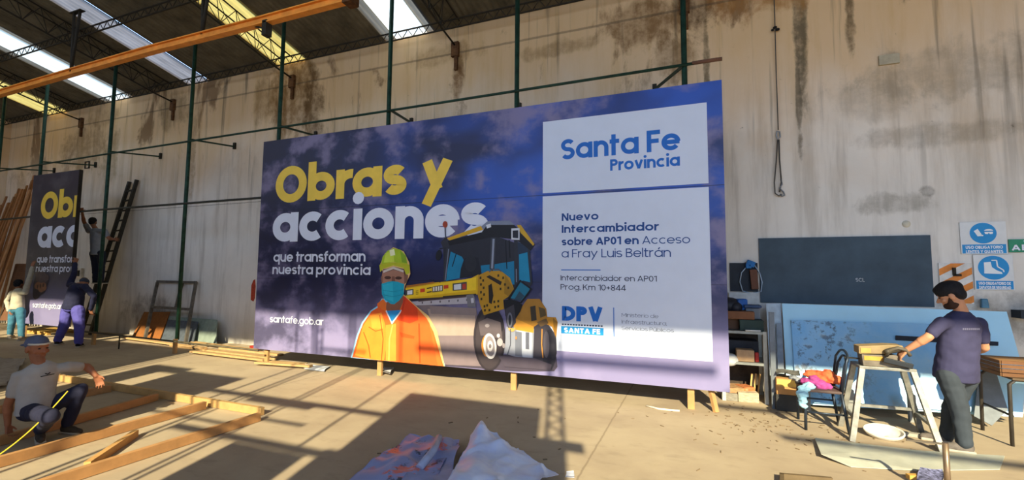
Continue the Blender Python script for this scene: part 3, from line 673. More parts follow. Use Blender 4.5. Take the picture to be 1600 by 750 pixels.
P.poly('#4b4450', [(690, 650), (850, 660), (930, 690), (925, 715), (720, 700)])
part(P.b, 'roller_picture', None, BB, label='printed picture of a yellow road roller with a blue glazed cab')

P = Print(150); E1 = (540, 380, 3.753)
P.poly('#8fd0ee', [(36, 672), (70, 540), (100, 465), (150, 395), (195, 365), (215, 325), (330, 320), (395, 372), (480, 425), (530, 510), (588, 720), (400, 715)], E1)
P.poly('#e4bd7a', [(205, 130), (235, 60), (285, 24), (345, 48), (378, 115), (384, 180), (352, 250), (345, 300), (420, 370), (490, 425), (540, 515), (586, 722), (440, 715), (330, 400)], E1)
P.poly('#e8642a', [(44, 668), (78, 545), (108, 468), (158, 398), (192, 378), (190, 355), (215, 335), (240, 350), (350, 310), (420, 375), (480, 440), (520, 520), (578, 720), (300, 698)], E1)
P.poly('#ef8a32', [(60, 655), (105, 490), (150, 420), (215, 405), (235, 470), (250, 560), (230, 690), (150, 680)], E1)
P.poly('#d9431f', [(350, 315), (425, 380), (430, 450), (380, 470), (310, 450), (300, 440), (330, 390)], E1)
P.poly('#ee9a3c', [(150, 430), (215, 410), (225, 500), (160, 500)], E1)
P.poly('#f0913a', [(240, 480), (300, 470), (300, 690), (240, 690)], E1)
P.poly('#d6521f', [(320, 520), (410, 545), (405, 560), (330, 550)], E1); P.poly('#c74a1c', [(430, 470), (440, 470), (445, 700), (436, 705)], E1)
P.poly('#e07030', [(490, 450), (515, 520), (570, 715), (545, 715)], E1); P.band('#d1571f', [(140, 490), (180, 515), (222, 505)], 5, E1); P.band('#d1571f', [(110, 520), (140, 600), (150, 670)], 6, E1)
P.band('#f4b15a', [(280, 480), (262, 560), (258, 690)], 7, E1); P.band('#c9501e', [(205, 420), (225, 560), (215, 690)], 5, E1)
P.poly('#8a5a46', [(238, 350), (340, 300), (352, 320), (320, 395), (280, 410), (245, 398)], E1)
P.poly('#e2dfe0', [(238, 396), (245, 392), (275, 460), (332, 390), (336, 396), (276, 476)], E1); P.poly('#2a8ccf', [(246, 396), (330, 392), (276, 462)], E1)
P.poly('#e8742f', [(190, 355), (225, 325), (245, 350), (240, 400), (215, 385)], E1); P.poly('#c9381f', [(345, 312), (360, 320), (342, 390), (320, 430), (335, 385)], E1)
P.poly('#a87a66', [(218, 190), (225, 150), (345, 150), (360, 210), (350, 240), (345, 300), (290, 345), (235, 320), (218, 240)], E1); P.poly('#7a5648', [(345, 160), (372, 190), (366, 225), (350, 240)], E1)
P.poly('#8a6150', [(212, 196), (222, 190), (224, 230), (216, 228)], E1)
P.oval('#4a322b', 252, 202, 20, 9, E1); P.oval('#4a322b', 315, 204, 20, 9, E1); P.poly('#7a5446', [(276, 195), (292, 195), (296, 225), (274, 225)], E1)
P.poly('#1fa3bf', [(216, 238), (255, 226), (280, 222), (310, 226), (348, 240), (346, 300), (320, 335), (290, 358), (270, 356), (235, 330), (218, 300)], E1)
P.poly('#2fb4cd', [(222, 245), (282, 228), (285, 345), (240, 325)], E1); P.band('#1c8ba5', [(222, 275), (285, 285), (345, 272)], 3, E1); P.band('#1c8ba5', [(226, 302), (285, 314), (340, 300)], 3, E1)
P.poly('#5b3f36', [(222, 158), (285, 138), (350, 152), (358, 195), (345, 172), (285, 156), (228, 176)], E1); P.poly('#cfc3bb', [(226, 160), (285, 138), (345, 158), (345, 172), (285, 152), (226, 175)], E1)
P.poly('#b9bd2c', [(203, 130), (215, 118), (345, 112), (380, 128), (380, 175), (360, 185), (345, 145), (285, 130), (225, 150), (208, 170)], E1)
P.poly('#a6c22c', [(214, 122), (222, 80), (250, 45), (285, 30), (325, 38), (358, 72), (368, 122), (290, 112)], E1); P.poly('#c9dc4a', [(240, 60), (285, 34), (290, 110), (228, 115)], E1); P.poly('#eef0c4', [(262, 42), (290, 34), (296, 70), (268, 76)], E1); P.poly('#7fa62c', [(325, 44), (358, 76), (366, 118), (335, 112)], E1)
part(P.b, 'worker_picture', None, BB, label='printed picture of a masked worker in orange with a green helmet')

# ------------------------------------------------------------------ the narrow billboard strip at the left
NX0, NX1, NZ0, NZ1 = -16.12, -14.04, .37, 4.2
NB = empty('billboard', ((NX0+NX1)/2, FY, NZ0), 'narrow billboard strip at left with cut off words, held by workers', 'billboard')
b = MB(); b.box(((NX0+NX1)/2, FY+.012, (NZ0+NZ1)/2), (NX1-NX0, .02, NZ1-NZ0)); part(b, 'printed_panel', cloud_print('night_sky_print_narrow', 4, '#24263a', '#4a4854', 0.0), NB)
b = MB(); b.box((NX1+.012, FY+.025, (NZ0+NZ1)/2), (.03, .07, NZ1-NZ0)); part(b, 'timber_edge', M('#2b2620', .8), NB)
print_head(NB, NX0-BX0+.10, NX1-.01)
P = Print()
def nbp(mb, col, cx, cz, rx, rz, off):
    rw = random.Random(int(rx*1000)); ph = [rw.uniform(0, 6) for _ in range(3)]; rr = lambda t_: 1+.14*sin(2*t_+ph[0])+.1*sin(3*t_+ph[1])+.07*sin(5*t_+ph[2])
    mb.use(M(col, .5, 0, .15, 8)); mb.add([(cx+rx*rr(2*pi*i/36)*cos(2*pi*i/36), FY-off, cz+rz*rr(2*pi*i/36)*sin(2*pi*i/36)) for i in range(36)], [list(range(36))])
b = MB(); c = at(63, 443, FY); nbp(b, '#3a3338', c.x, c.z, .36, .34, .004); nbp(b, '#57494a', c.x+.05, c.z+.16, .31, .15, .0045); nbp(b, '#8a5f45', c.x+.04, c.z-.08, .25, .13, .005)
[nbp(b, '#4a352c', c.x-.10+.13*i, c.z-.08+.02*i, .031+.006*i, .05, .0055) for i in range(3)]
part(b, 'dark_patch', None, NB, label='dark round patch with brown shapes')  # dark rounded blob with brown blobs laid over it

# ------------------------------------------------------------------ people
from mathutils import noise as mnoise
def remeshed(mb, voxel, smooth=3, wr=0.0, wsc=9.0, zs=.35):
    me = bpy.data.meshes.new('tmp'); me.from_pydata([tuple(p) for p in mb.v], [], mb.f); me.update()
    o = bpy.data.objects.new('tmp', me); COL.objects.link(o)
    r = o.modifiers.new('r', 'REMESH'); r.mode = 'VOXEL'; r.voxel_size = voxel
    if smooth: q = o.modifiers.new('s', 'SMOOTH'); q.factor = .5; q.iterations = smooth
    ev = o.evaluated_get(bpy.context.evaluated_depsgraph_get()); out = bpy.data.meshes.new_from_object(ev)
    bpy.data.objects.remove(o); bpy.data.meshes.remove(me)
    if wr:
        ns = [v.normal.copy() for v in out.vertices]
        for v, n in zip(out.vertices, ns):
            p = v.co; k = mnoise.noise(Vector((p.x*wsc, p.y*wsc, p.z*wsc*1.6)))+.6*mnoise.noise(Vector((p.x*wsc*2.1+3, p.y*wsc*2.1, p.z*wsc*zs*6)))
            v.co = p + n*k*wr
    out.polygons.foreach_set('use_smooth', [True]*len(out.polygons)); out.update()
    return out
def flesh(mb, name, mat, root, voxel=.011, smooth=3, wr=0.0, label=None):
    base = Vector(root.location); q = MB(); q.v = [p-base for p in mb.v]; q.f = mb.f
    me = remeshed(q, voxel, smooth, wr); me.name = name; me.materials.clear(); me.materials.append(mat)
    o = bpy.data.objects.new(name, me); COL.objects.link(o); o.parent = root
    if label: o['label'] = label
    return o
def frame3(x, y, z): return Matrix((x, y, z)).transposed()
def hand(b, wr, d, n, th, curl=.5, s=1.0):
    """wr wrist, d towards the fingers, n out of the palm, th towards the thumb."""
    d = Vector(d).normalized(); n = Vector(n); n = (n-d*n.dot(d)).normalized(); t = d.cross(n).normalized()
    if t.dot(Vector(th)) < 0: t = -t
    for i, (o, L) in enumerate(((.034, .072), (.0115, .082), (-.0115, .077), (-.034, .060))):
        k = wr + d*.085*s + t*o*s; b.cap(wr+d*.01*s+t*o*.6*s, k, .014*s, .0115*s, 8)
        d1 = (d*cos(curl)+n*sin(curl)); d2 = (d*cos(curl*2.1)+n*sin(curl*2.1)); d3 = (d*cos(curl*2.9)+n*sin(curl*2.9))
        p1 = k+d1*L*.48*s; p2 = p1+d2*L*.32*s; p3 = p2+d3*L*.24*s
        f1 = t*o*.22*s; b.cap(k, p1+f1*.5, .0098*s, .0086*s, 8); b.cap(p1+f1*.5, p2+f1, .0086*s, .0078*s, 8); b.cap(p2+f1, p3+f1*1.2, .0078*s, .0066*s, 8)
    a = wr+d*.022*s+t*.026*s; m = a+(t*.75+d*.6+n*.25).normalized()*.038*s; e = m+(d*.85+t*.3+n*.35).normalized()*.032*s
    b.cap(wr+d*.015*s+t*.012*s, a, .015*s, .014*s, 8); b.cap(a, m, .013*s, .011*s, 8); b.cap(m, e, .011*s, .009*s, 8)
def ecyl(b, levels, T3, n=24):
    """A closed elliptical sleeve with flat ends: (centre, half width, half depth) from the hem up."""
    vs = []; k = len(levels)
    for c, rx, ry in levels: vs += [Vector(c)+T3 @ Vector((rx*cos(2*pi*i/n), ry*sin(2*pi*i/n), 0)) for i in range(n)]
    fs = [(j*n+i, j*n+(i+1) % n, (j+1)*n+(i+1) % n, (j+1)*n+i) for j in range(k-1) for i in range(n)]+[tuple(range(n))[::-1], tuple(range((k-1)*n, k*n))]
    b.add(vs, fs, True)
def human(label, J, face, cols, base, s=1.0, voxel=.011, up=(0, 0, 1), cap=None, hair='short', sleeve=.55, hands=None, beard=None, bend=(0, 0, 1), trouser_r=1.0, fat=1.0, hs=None):
    V = {k: Vector(v) for k, v in J.items()}; f = Vector(face).normalized(); u = Vector(up); u = (u-f*u.dot(f)).normalized(); sd = f.cross(u)
    R3 = frame3(sd, f, u); root = empty('person', base, label, 'person')
    skin, shirt, trs, shoe, hairc = cols; H = V['head']; s0 = s; s = hs or s
    b = MB()
    b.ell(H+u*.022*s, (.074*s, .094*s, .098*s), R3); b.ell(H+f*.022*s-u*.060*s, (.054*s, .066*s, .056*s), R3); b.ell(H+f*.062*s-u*.020*s, (.046*s, .034*s, .06*s), R3)
    b.cap(H+f*.088*s+u*.018*s, H+f*.116*s-u*.022*s, .009*s, .014*s, 8); b.cap(H+f*.096*s-u*.026*s-sd*.012*s, H+f*.096*s-u*.026*s+sd*.012*s, .010*s, .010*s, 8)
    b.cap(H+f*.086*s+u*.034*s-sd*.034*s, H+f*.086*s+u*.034*s+sd*.034*s, .010*s, .010*s, 8)
    b.cap(H+f*.088*s-u*.058*s-sd*.018*s, H+f*.088*s-u*.058*s+sd*.018*s, .009*s, .009*s, 8); b.ell(H+f*.078*s-u*.088*s, (.024*s, .02*s, .02*s), R3)
    for q in (-1, 1): b.ell(H+sd*q*.076*s-f*.006*s-u*.008*s, (.012*s, .022*s, .034*s), R3); b.ell(H+sd*q*.042*s+f*.062*s-u*.024*s, (.022*s, .022*s, .02*s), R3)
    b.cap(V['neck'], H-u*.055*s-f*.012*s, .054*s, .050*s); s = s0
    side = (V['shR']-V['shL']).normalized(); ax = (V['neck']-V['hip']).normalized(); fw = side.cross(ax)*-1
    fw = ax.cross(side)*1.0
    T3 = frame3(side, fw, ax); mid = lerp(V['hip'], V['neck'], .5); ch = lerp(V['hip'], V['neck'], .68)
    b.cap(V['shL'], V['shR'], .052*s, .052*s); b.ell(ch, (.135*s, .09*s, .17*s), T3); b.ell(mid, (.12*s, .085*s, .2*s), T3); b.ell(V['hip'], (.13*s, .09*s, .12*s), T3)
    for q in 'LR':
        b.cap(V['sh'+q], V['el'+q], .050*s, .041*s); b.cap(V['el'+q], V['ha'+q], .042*s, .028*s)
        m = lerp(V['el'+q], V['ha'+q], .3); b.cap(V['el'+q], m, .042*s, .043*s)
        b.cap(V['hp'+q], V['kn'+q], .075*s, .052*s); b.cap(V['kn'+q], V['an'+q], .054*s, .038*s)
    for q in 'LR':
        h = (hands or {}).get(q); dd = (V['ha'+q]-V['el'+q]).normalized()
        if h: hand(b, V['ha'+q], h[0], h[1], h[2], h[3], s)
        else: hand(b, V['ha'+q], dd, fw, ax, .35, s)
    flesh(b, 'body', skin, root, min(voxel, .0062), 1)
    b = MB()
    s = hs or s
    for q in (-1, 1): b.ell(H+sd*q*.032*s+f*.086*s+u*.008*s, (.0125*s, .0075*s, .0065*s), R3, 10, 6)
    s = s0
    part(b, 'eyes', M('#2a211c', .3), root)
    # clothes
    b = MB()
    LV = lambda t: lerp(V['hip'], V['neck'], t)
    b.cap(lerp(V['shL'], V['shR'], .04), lerp(V['shL'], V['shR'], .96), .062*s, .062*s); b.ell(LV(.72), (.172*s*fat, .116*s*fat, .17*s), T3); b.ell(V['neck']-ax*.03*s, (.10*s, .075*s, .055*s), T3)
    ecyl(b, [(LV(-.17), .172*s*fat, .136*s*fat), (LV(0), .170*s*fat, .134*s*fat), (LV(.2), .162*s*fat, .126*s*fat), (LV(.45), .165*s*fat, .120*s*fat), (LV(.7), .172*s*fat, .112*s*fat), (LV(.86), .15*s*fat, .085*s)], T3)
    for q in 'LR': e = lerp(V['sh'+q], V['el'+q], min(1, sleeve*1.0)); b.cap(V['sh'+q], e, .066*s, (.060 if sleeve < 1 else .054)*s)
    if sleeve > 1:
        for q in 'LR': b.cap(V['el'+q], lerp(V['el'+q], V['ha'+q], .94), .054*s, .042*s)
    flesh(b, 'shirt', shirt, root, voxel, 3, .006*s)
    b = MB(); b.ell(V['hip']-ax*.05*s, (.160*s*fat, .122*s*fat, .13*s), T3)
    for q in 'LR':
        b.cap(V['hp'+q], V['kn'+q], .098*s*trouser_r, .074*s*trouser_r); b.cap(V['kn'+q], lerp(V['kn'+q], V['an'+q], .97), .074*s*trouser_r, .062*s*trouser_r)
    flesh(b, 'trousers', trs, root, voxel, 3, .007*s)
    for q in 'LR':
        b = MB(); an, toe = V['an'+q], V['toe'+q]; d = (toe-an); d.z = 0; d = d.normalized(); z0 = toe.z
        heel = Vector((an.x, an.y, 0))-d*.03*s; heel.z = z0
        b.cap(heel+Vector((0, 0, .045*s)), heel+d*.11*s+Vector((0, 0, .045*s)), .043*s, .045*s); b.cap(heel+d*.10*s+Vector((0, 0, .042*s)), heel+d*.22*s+Vector((0, 0, .034*s)), .044*s, .034*s); b.cap(heel+Vector((0, 0, .06*s)), an, .044*s, .05*s)
        sh_ = flesh(b, 'shoe', shoe, root, voxel, 2)
        b = MB(); k = rotz(atan2(d.y, d.x)); b.box(heel+d*.10*s+Vector((0, 0, .014*s)), (.29*s, .088*s, .028*s), k); part(b, 'sole', M('#b5ac9c', .8), sh_, .01)
    s = hs or s
    if hair:
        b = MB(); b.ell(H+u*.040*s-f*.012*s, (.084*s, .100*s, .092*s), R3)
        if hair == 'thick': b.ell(H+u*.062*s-f*.004*s, (.096*s, .114*s, .084*s), R3); b.ell(H+u*.03*s+f*.055*s+u*.05*s, (.075*s, .055*s, .04*s), R3); b.ell(H-f*.055*s+u*.005*s, (.078*s, .055*s, .07*s), R3)
        else: b.ell(H-f*.05*s+u*.0*s, (.074*s, .052*s, .07*s), R3)
        flesh(b, 'hair', hairc, root, .009, 2, .004)
    if beard:
        b = MB(); b.ell(H+f*.03*s-u*.078*s, (.060*s, .070*s, .045*s), R3)
        for q in (-1, 1): b.cap(H+sd*q*.066*s+f*.012*s-u*.02*s, H+sd*q*.05*s+f*.04*s-u*.075*s, .014*s, .02*s)
        flesh(b, 'beard', beard, root, .009, 2, .003)
    return root, V, R3, T3
SK1 = M('#c08a68', .6, 0, .08, 12); SK2 = M('#9a6244', .6, 0, .08, 12); SK3 = M('#8f5f45', .6, 0, .08, 12)
DK = M('#1b1a1d', .85, 0, .2, 30)
# man at the trestle, seen from behind
J = dict(head=at(1487, 462, 6.08), neck=at(1502, 487, 6.10), hip=at(1494, 577, 6.14), shL=at(1471, 505, 5.96), shR=at(1530, 506, 6.22), elL=at(1450, 527, 5.93), haL=at(1416, 547, 6.02),
         elR=at(1538, 543, 6.26), haR=at(1520, 552, 6.50), hpL=at(1482, 588, 6.06), hpR=at(1510, 588, 6.20), knL=at(1500, 641, 6.04), knR=at(1487, 638, 6.22), anL=at(1507, 694, 5.99), anR=at(1480, 680, 6.27))
J['toeL'] = Vector((J['anL'].x-.2, J['anL'].y+.02, 0)); J['toeR'] = Vector((J['anR'].x-.2, J['anR'].y+.04, 0))
hd = (J['haL']-J['elL']).normalized()
root, V, R3, T3 = human('person from behind in navy t-shirt and dark trousers working at the metal trestle', J, (-.80, .42, -.38), (SK1, M('#3c3b58', .85, 0, .08, 6), M('#3a4148', .85, 0, .1, 6), M('#6b635c', .8, 0, .2, 20), DK),
      (2.4, 6.1, 0), hair='thick', sleeve=.66, beard=M('#3a261c', .9), hands={'L': (hd+Vector((0, .1, -.25)), (0, .5, -.9), (-.3, 1, .3), .45)}, fat=1.2, hs=1.08, trouser_r=1.08)
from mathutils.bvhtree import BVHTree
sh_ = [c for c in root.children if c.name.startswith('shirt')][0]; o_ = Vector(root.location)
bv = BVHTree.FromPolygons([v.co+o_ for v in sh_.data.vertices], [tuple(p.vertices) for p in sh_.data.polygons]); b = MB()
for i in range(9):
    q = []
    for x, y in ((1504+3*i, 512.5), (1506+3*i, 512.7), (1506+3*i, 515.4), (1504+3*i, 515.2)):
        hit = bv.ray_cast(Vector((0, 0, EYE)), ray(x, y).normalized())
        if hit[0] is not None: q.append(hit[0]+hit[1]*.003)
    if len(q) == 4: b.add(q, [(0, 1, 2, 3)])
part(b, 'back_print', M('#77768e', .8), root, label='faint pale print across the back of the shirt')
# man squatting with a tape measure
J = dict(head=at(58, 544, 2.68), neck=at(62, 570, 2.66), hip=at(56, 632, 2.66), shL=at(105, 573, 2.86), shR=at(29, 589, 2.53), elL=at(136, 573, 3.04), haL=at(150, 587, 3.08),
         elR=at(12, 634, 2.50), haR=at(12, 664, 2.52), hpL=at(68, 640, 2.72), hpR=at(44, 642, 2.62), knL=at(126, 609, 2.94), knR=at(80, 650, 2.50), anL=fl(104, 677)+Vector((0, 0, .1)), anR=fl(62, 687)+Vector((0, 0, .1)))
J['toeL'] = Vector((J['anL'].x+.17, J['anL'].y+.03, 0)); J['toeR'] = Vector((J['anR'].x+.16, J['anR'].y-.06, 0))
root, V, R3, T3 = human('person squatting on the floor in grey t-shirt and backwards cap holding a tape measure', J, (.98, .12, -.06), (SK2, M('#a6a29d', .85, 0, .06, 8), M('#24263c', .85, 0, .12, 7), M('#4a4136', .9, 0, .2, 16), DK),
      (J['hip'].x, J['hip'].y, 0), s=.9, hs=1.06, hair=None, sleeve=.55, hands={'L': ((.2, .35, -.9), (.5, -.4, -.3), (.8, -.2, 0), .35), 'R': ((.25, .1, -1), (.5, .3, 0), (0, 1, 0), .5)})
H = V['head']; u = R3.col[2]; f = R3.col[1]; sd = R3.col[0]; CAPM = M('#59617a', .85, 0, .1, 10)
b = MB(); b.ell(H+u*.062-f*.012, (.088, .108, .074), R3); b.ell(H+u*.042-f*.035, (.086, .088, .06), R3); flesh(b, 'cap', CAPM, root, .009, 2, label='grey blue cap worn backwards')
b = MB(); pts = [H+u*.052+f*.094*cos(t)+sd*.086*sin(t) for t in [(-80+i*16)*pi/180 for i in range(11)]]; b.tube(pts, .011, 6); part(b, 'cap_band', M('#c9c2b6', .8), root, label='pale cap strap across the forehead')
b = MB(); b.ell(H-f*.135+u*.02, (.062, .06, .010), R3); part(b, 'cap_peak', CAPM, root)
p = V['neck']; c = lerp(V['hip'], V['neck'], .74); fw = T3.col[1]; sd3 = T3.col[0]; ax = T3.col[2]
if fw.x < 0: fw = -fw
b = MB(); o = c+fw*.112-sd3*.055+ax*.0
b.tube([o-sd3*.05, o+sd3*.05], .004, 5); b.tube([o+ax*.022-sd3*.018, o+ax*.010, o+ax*.022+sd3*.018], .006, 5); part(b, 'chest_print', DK, root, label='small dark print on the chest')
# man in purple overalls lifting the narrow board
J = dict(head=at(131, 443, 6.22), neck=at(122, 445, 6.20), hip=at(114, 477, 6.20), shL=at(109, 445, 6.22), shR=at(133, 448, 6.14), elL=at(116, 427, 6.26), haL=at(117.5, 411, 6.30),
         elR=at(147, 463, 6.1), haR=at(142, 484, 6.16), hpL=at(106, 484, 6.24), hpR=at(122, 485, 6.16), knL=at(99, 512, 6.18), knR=at(124, 512, 6.16), anL=at(90, 532, 6.16), anR=at(123, 533, 6.16))
for q in 'LR': J['an'+q].z = .11
J['toeL'] = Vector((J['anL'].x-.14, J['anL'].y+.13, 0)); J['toeR'] = Vector((J['anR'].x-.14, J['anR'].y+.13, 0))
root, V, R3, T3 = human('person from behind in purple blue overalls reaching up to hold the narrow billboard', J, (-.5, .75, -.42), (SK3, M('#23253f', .85, 0, .1, 8), M('#54509c', .85, 0, .1, 8), DK, DK),
      (J['hip'].x, J['hip'].y, 0), voxel=.013, hair=None, sleeve=1.2, s=1.06, fat=1.3, trouser_r=1.2, hands={'L': ((-.1, .2, 1), (-.8, .2, 0), (0, 0, 1), .6), 'R': ((-.3, .3, -.8), (-.3, .8, 0), (0, 0, 1), .3)})
H = V['head']; b = MB(); u = R3.col[2]; f = R3.col[1]
b.ell(H+u*.05-f*.01, (.088, .105, .075), R3); flesh(b, 'cap', M('#3b3f4d', .85), root, .01, 2); b = MB(); b.ell(H+u*.118-f*.03, (.052, .06, .014), R3); part(b, 'cap_top', M('#a08f78', .85), root, label='pale patch on the cap')
# man on the ladder
J = dict(head=at(145, 347, 7.1), neck=at(149, 357, 7.1), hip=at(152, 392, 7.12), shL=at(139, 361, 7.1), shR=at(163, 361, 7.1), elL=at(131, 346, 7.0), haL=at(128.5, 332, 6.9),
         elR=at(171, 373, 7.15), haR=at(179, 374, 7.35), hpL=at(147, 396, 7.1), hpR=at(158, 396, 7.14), knL=at(149, 417, 7.2), knR=at(159, 415, 7.22), anL=at(149, 438, 7.22), anR=at(158, 436, 7.25))
zf = min(J['anL'].z, J['anR'].z)-.09
for q in 'LR': J['an'+q].z = zf+.09; J['toe'+q] = J['an'+q]+Vector((-.08, .17, 0)); J['toe'+q].z = zf
human('person standing on the ladder in grey shirt with one arm raised to the narrow billboard', J, (-.6, .75, 0), (SK3, M('#8a8d92', .85, 0, .08, 8), M('#1d2233', .85, 0, .1, 8), DK, DK),
      (J['hip'].x, J['hip'].y, zf), voxel=.013, sleeve=.6, hands={'L': ((-.1, -.2, 1), (-.6, .3, 0), (0, 0, 1), .5)})
# man at the left edge
J = dict(head=at(29, 444, 6.28), neck=at(29, 453, 6.26), hip=at(27, 479, 6.25), shL=at(19, 458, 6.27), shR=at(39, 457, 6.22), elR=at(46, 436, 6.28), haR=at(50.5, 417, 6.32),
         elL=at(11, 471, 6.25), haL=at(14, 486, 6.2), hpL=at(21, 486, 6.27), hpR=at(32, 486, 6.2), knL=at(18, 506, 6.25), knR=at(33, 506, 6.2), anL=at(16, 521, 6.27), anR=at(34, 520, 6.2))
for q in 'LR': J['an'+q].z = .11
J['toeL'] = Vector((J['anL'].x-.15, J['anL'].y+.12, 0)); J['toeR'] = Vector((J['anR'].x-.1, J['anR'].y+.16, 0))
human('person at the left edge in grey hooded top and teal jeans raising a hand', J, (-.5, .85, .05), (SK3, M('#b3ac98', .9, 0, .1, 8), M('#3d7086', .85, 0, .12, 8), M('#8a8276', .9), DK),
      (J['hip'].x, J['hip'].y, 0), voxel=.013, sleeve=1.2, hands={'R': ((.05, .1, 1), (-.3, .9, 0), (-.5, 0, .2), .25)})

# ladder
r = empty('ladder', (-14.9, 7.5, 0), 'dark wooden ladder leaning on the back wall behind the climbing worker', 'ladder')
tA, tB = at(202.5, 284, 7.93), at(214, 281, 7.93); fA, fB = fl(126, 524), fl(141, 525)
LW = M('#33302a', .8, 0, .2, 12)
for a, c in ((fA, tA), (fB, tB)):
    b = MB(); b.bar(a+Vector((0, 0, .03)), c, .07, .075, (0, 1, 0)); part(b, 'rail', LW, r)
for i in range(1, 15): q = i/15; b = MB(); b.bar(lerp(fA, tA, q), lerp(fB, tB, q), .035, .045, (0, 1, 0)); part(b, 'rung', LW, r)

# ------------------------------------------------------------------ left side: timber, panels, floor frame
random.seed(11)
TL = ['upright against the corner', 'leaning widest to the left', 'with the highest tip', 'behind the narrow billboard edge', 'in the middle of the stack', 'with a split end', 'crossing in front of the others', 'lowest at its foot']
TW = ['#a9764a', '#96683f', '#b5855a', '#8a5c38', '#a06d42']
for i in range(16):
    t = i/15; top = at(-2+60*t+random.uniform(-.8, .8), 322-44*t+random.uniform(-8, 10), 7.62+.11*(i % 3)); foot = Vector((-20.9+2.3*t, 6.7+.12*(i % 3), .03))
    b = MB(); b.bar(foot, top, random.uniform(.07, .115), .035, (0, 1, 0))
    one(b, 'timber_plank', wood(TW[i % 5]), 'long brown plank leaning on the back wall at far left in the timber stack', 'plank', 'planks leaning at the far left')
b = MB(); q = [at(2, 500, 6.9), at(38, 500, 6.9), at(52, 412, 7.5), at(26, 412, 7.5)]; n = Vector((0, -.03, -.01)); b.add(q+[p+n for p in q], [(0, 1, 2, 3), (7, 6, 5, 4), (0, 1, 5, 4), (1, 2, 6, 5), (2, 3, 7, 6), (3, 0, 4, 7)])
one(b, 'board_panel', wood('#6b4a34'), 'brown board leaning in front of the timber stack behind the left worker', 'board')
c = at(-24, 477, 5.85); r = empty('workbench', (c.x-.25, 5.85, 0), 'small bench with blue top and pale green leg at the left edge', 'bench'); b = MB(); b.box((c.x-.25, 5.85, c.z), (.86, .34, .07)); part(b, 'bench_top', M('#5a86b0', .6), r)
for dx in (.08, -.6): b = MB(); b.box((c.x+dx, 5.85, (c.z-.035)/2), (.12, .08, c.z-.035)); part(b, 'leg', M('#93a884', .7, 0, .2), r)
b = MB(); c = at(17, 228, 7.99); c = Vector((XL+.03, 7.0, c.z)); b.box(c, (.06, .5, .42)); q = empty('wall_vent', (XL+.03, 7.0, c.z-.25), 'dark square vent high on the end wall at far left', 'vent'); part(b, 'frame', M('#3a332a', .8), q)
for i in range(5): b = MB(); b.box((XL+.07, 7.0, c.z-.16+.08*i), (.04, .44, .02), Matrix.Rotation(.5, 3, 'Y')); part(b, 'slat', M('#221f1b', .8), q)
b = MB(); c = at(138, 258, W); b.tube([c+Vector((-.1, -.03, -.1)), c+Vector((.1, -.03, -.1)), c+Vector((.1, -.03, .1)), c+Vector((-.1, -.03, .1))], .018, 6, True); one(b, 'wall_bracket', IRON, 'small square metal bracket on the wall above the narrow billboard', 'bracket')
b = MB(); c = at(127, 427, W); b.box(c-Vector((0, .04, 0)), (.3, .08, .3)); r = empty('switch_box', c-Vector((0, 0, .15)), 'white switch box on the wall behind the purple overalls worker', 'switch box'); part(b, 'case', M('#cfc8b8', .6), r, .01)
b = MB(); b.box(c-Vector((0, .09, 0)), (.17, .03, .17)); part(b, 'switch', M('#1a1a1a', .5), r)
b = MB(); c = at(396, 454, W); b.use(M('#a8402a', .8, 0, .2, 20))
b.prism([(-.07, -.22), (.02, -.26), (.06, -.18), (.07, .1), (.04, .27), (-.02, .24), (-.07, .12)], (1, 0, 0), (0, 0, 1), (c.x, W-.006, c.z), .006, (0, 1, 0)); one(b, 'paint_mark', None, 'red paint mark on the wall left of the big billboard', 'paint mark')

# leaning steel frame and sheets by the wall
def foot(x, Y): return Vector((at(x, 530, Y).x, Y, 0))
def leaning(name, mat, label, cat, c0, c1, c2, c3, th=.02):
    b = MB(); n = (c1-c0).cross(c3-c0).normalized()*th; q = [c0, c1, c2, c3]
    b.add(q+[p+n for p in q], [(0, 1, 2, 3), (7, 6, 5, 4), (0, 1, 5, 4), (1, 2, 6, 5), (2, 3, 7, 6), (3, 0, 4, 7)]); return one(b, name, mat, label, cat)
r = empty('steel_framework', (-13, 7.6, 0), 'grey steel frame with crossbars leaning over the brown and grey sheets', 'frame')
a0, a1 = Vector((-13.25, 7.45, 0.03)), Vector((-11.75, 7.45, .03)); a2, a3 = at(306, 441, 7.93), at(246, 441, 7.93)
a0 = foot(226, 7.3); a1 = foot(290, 7.3); FM = M('#6b655c', .6, .4, .2)
for nm, p, q in (('side_tube', a0, a3), ('side_tube', a1, a2), ('top_tube', a3, a2), ('crossbar', lerp(a0, a3, .55), lerp(a1, a2, .55)), ('middle_tube', lerp(lerp(a0, a3, .55), lerp(a1, a2, .55), .62), lerp(a3, a2, .66))):
    b = MB(); b.bar(p+Vector((0, 0, .02)), q, .06, .06, (0, 1, 0)); part(b, nm, FM, r)
leaning('plywood_sheet', wood('#8a5526'), 'brown plywood sheet leaning low on the wall behind the steel frame', 'sheet', foot(206, 7.5), foot(250, 7.5), at(266, 488, 7.9), at(226, 488, 7.9))
leaning('metal_sheet', M('#59616a', .5, .3, .15), 'dark grey sheet leaning left of the pale green one', 'sheet', foot(252, 7.45), foot(303, 7.45), at(310, 503, 7.74), at(264, 500, 7.74))
leaning('metal_sheet', M('#8c9a8e', .5, .2, .1), 'pale grey green sheet with rounded corner leaning by the wall', 'sheet', foot(264, 7.6), foot(339, 7.6), at(340, 500, 7.88), at(262, 494, 7.88))
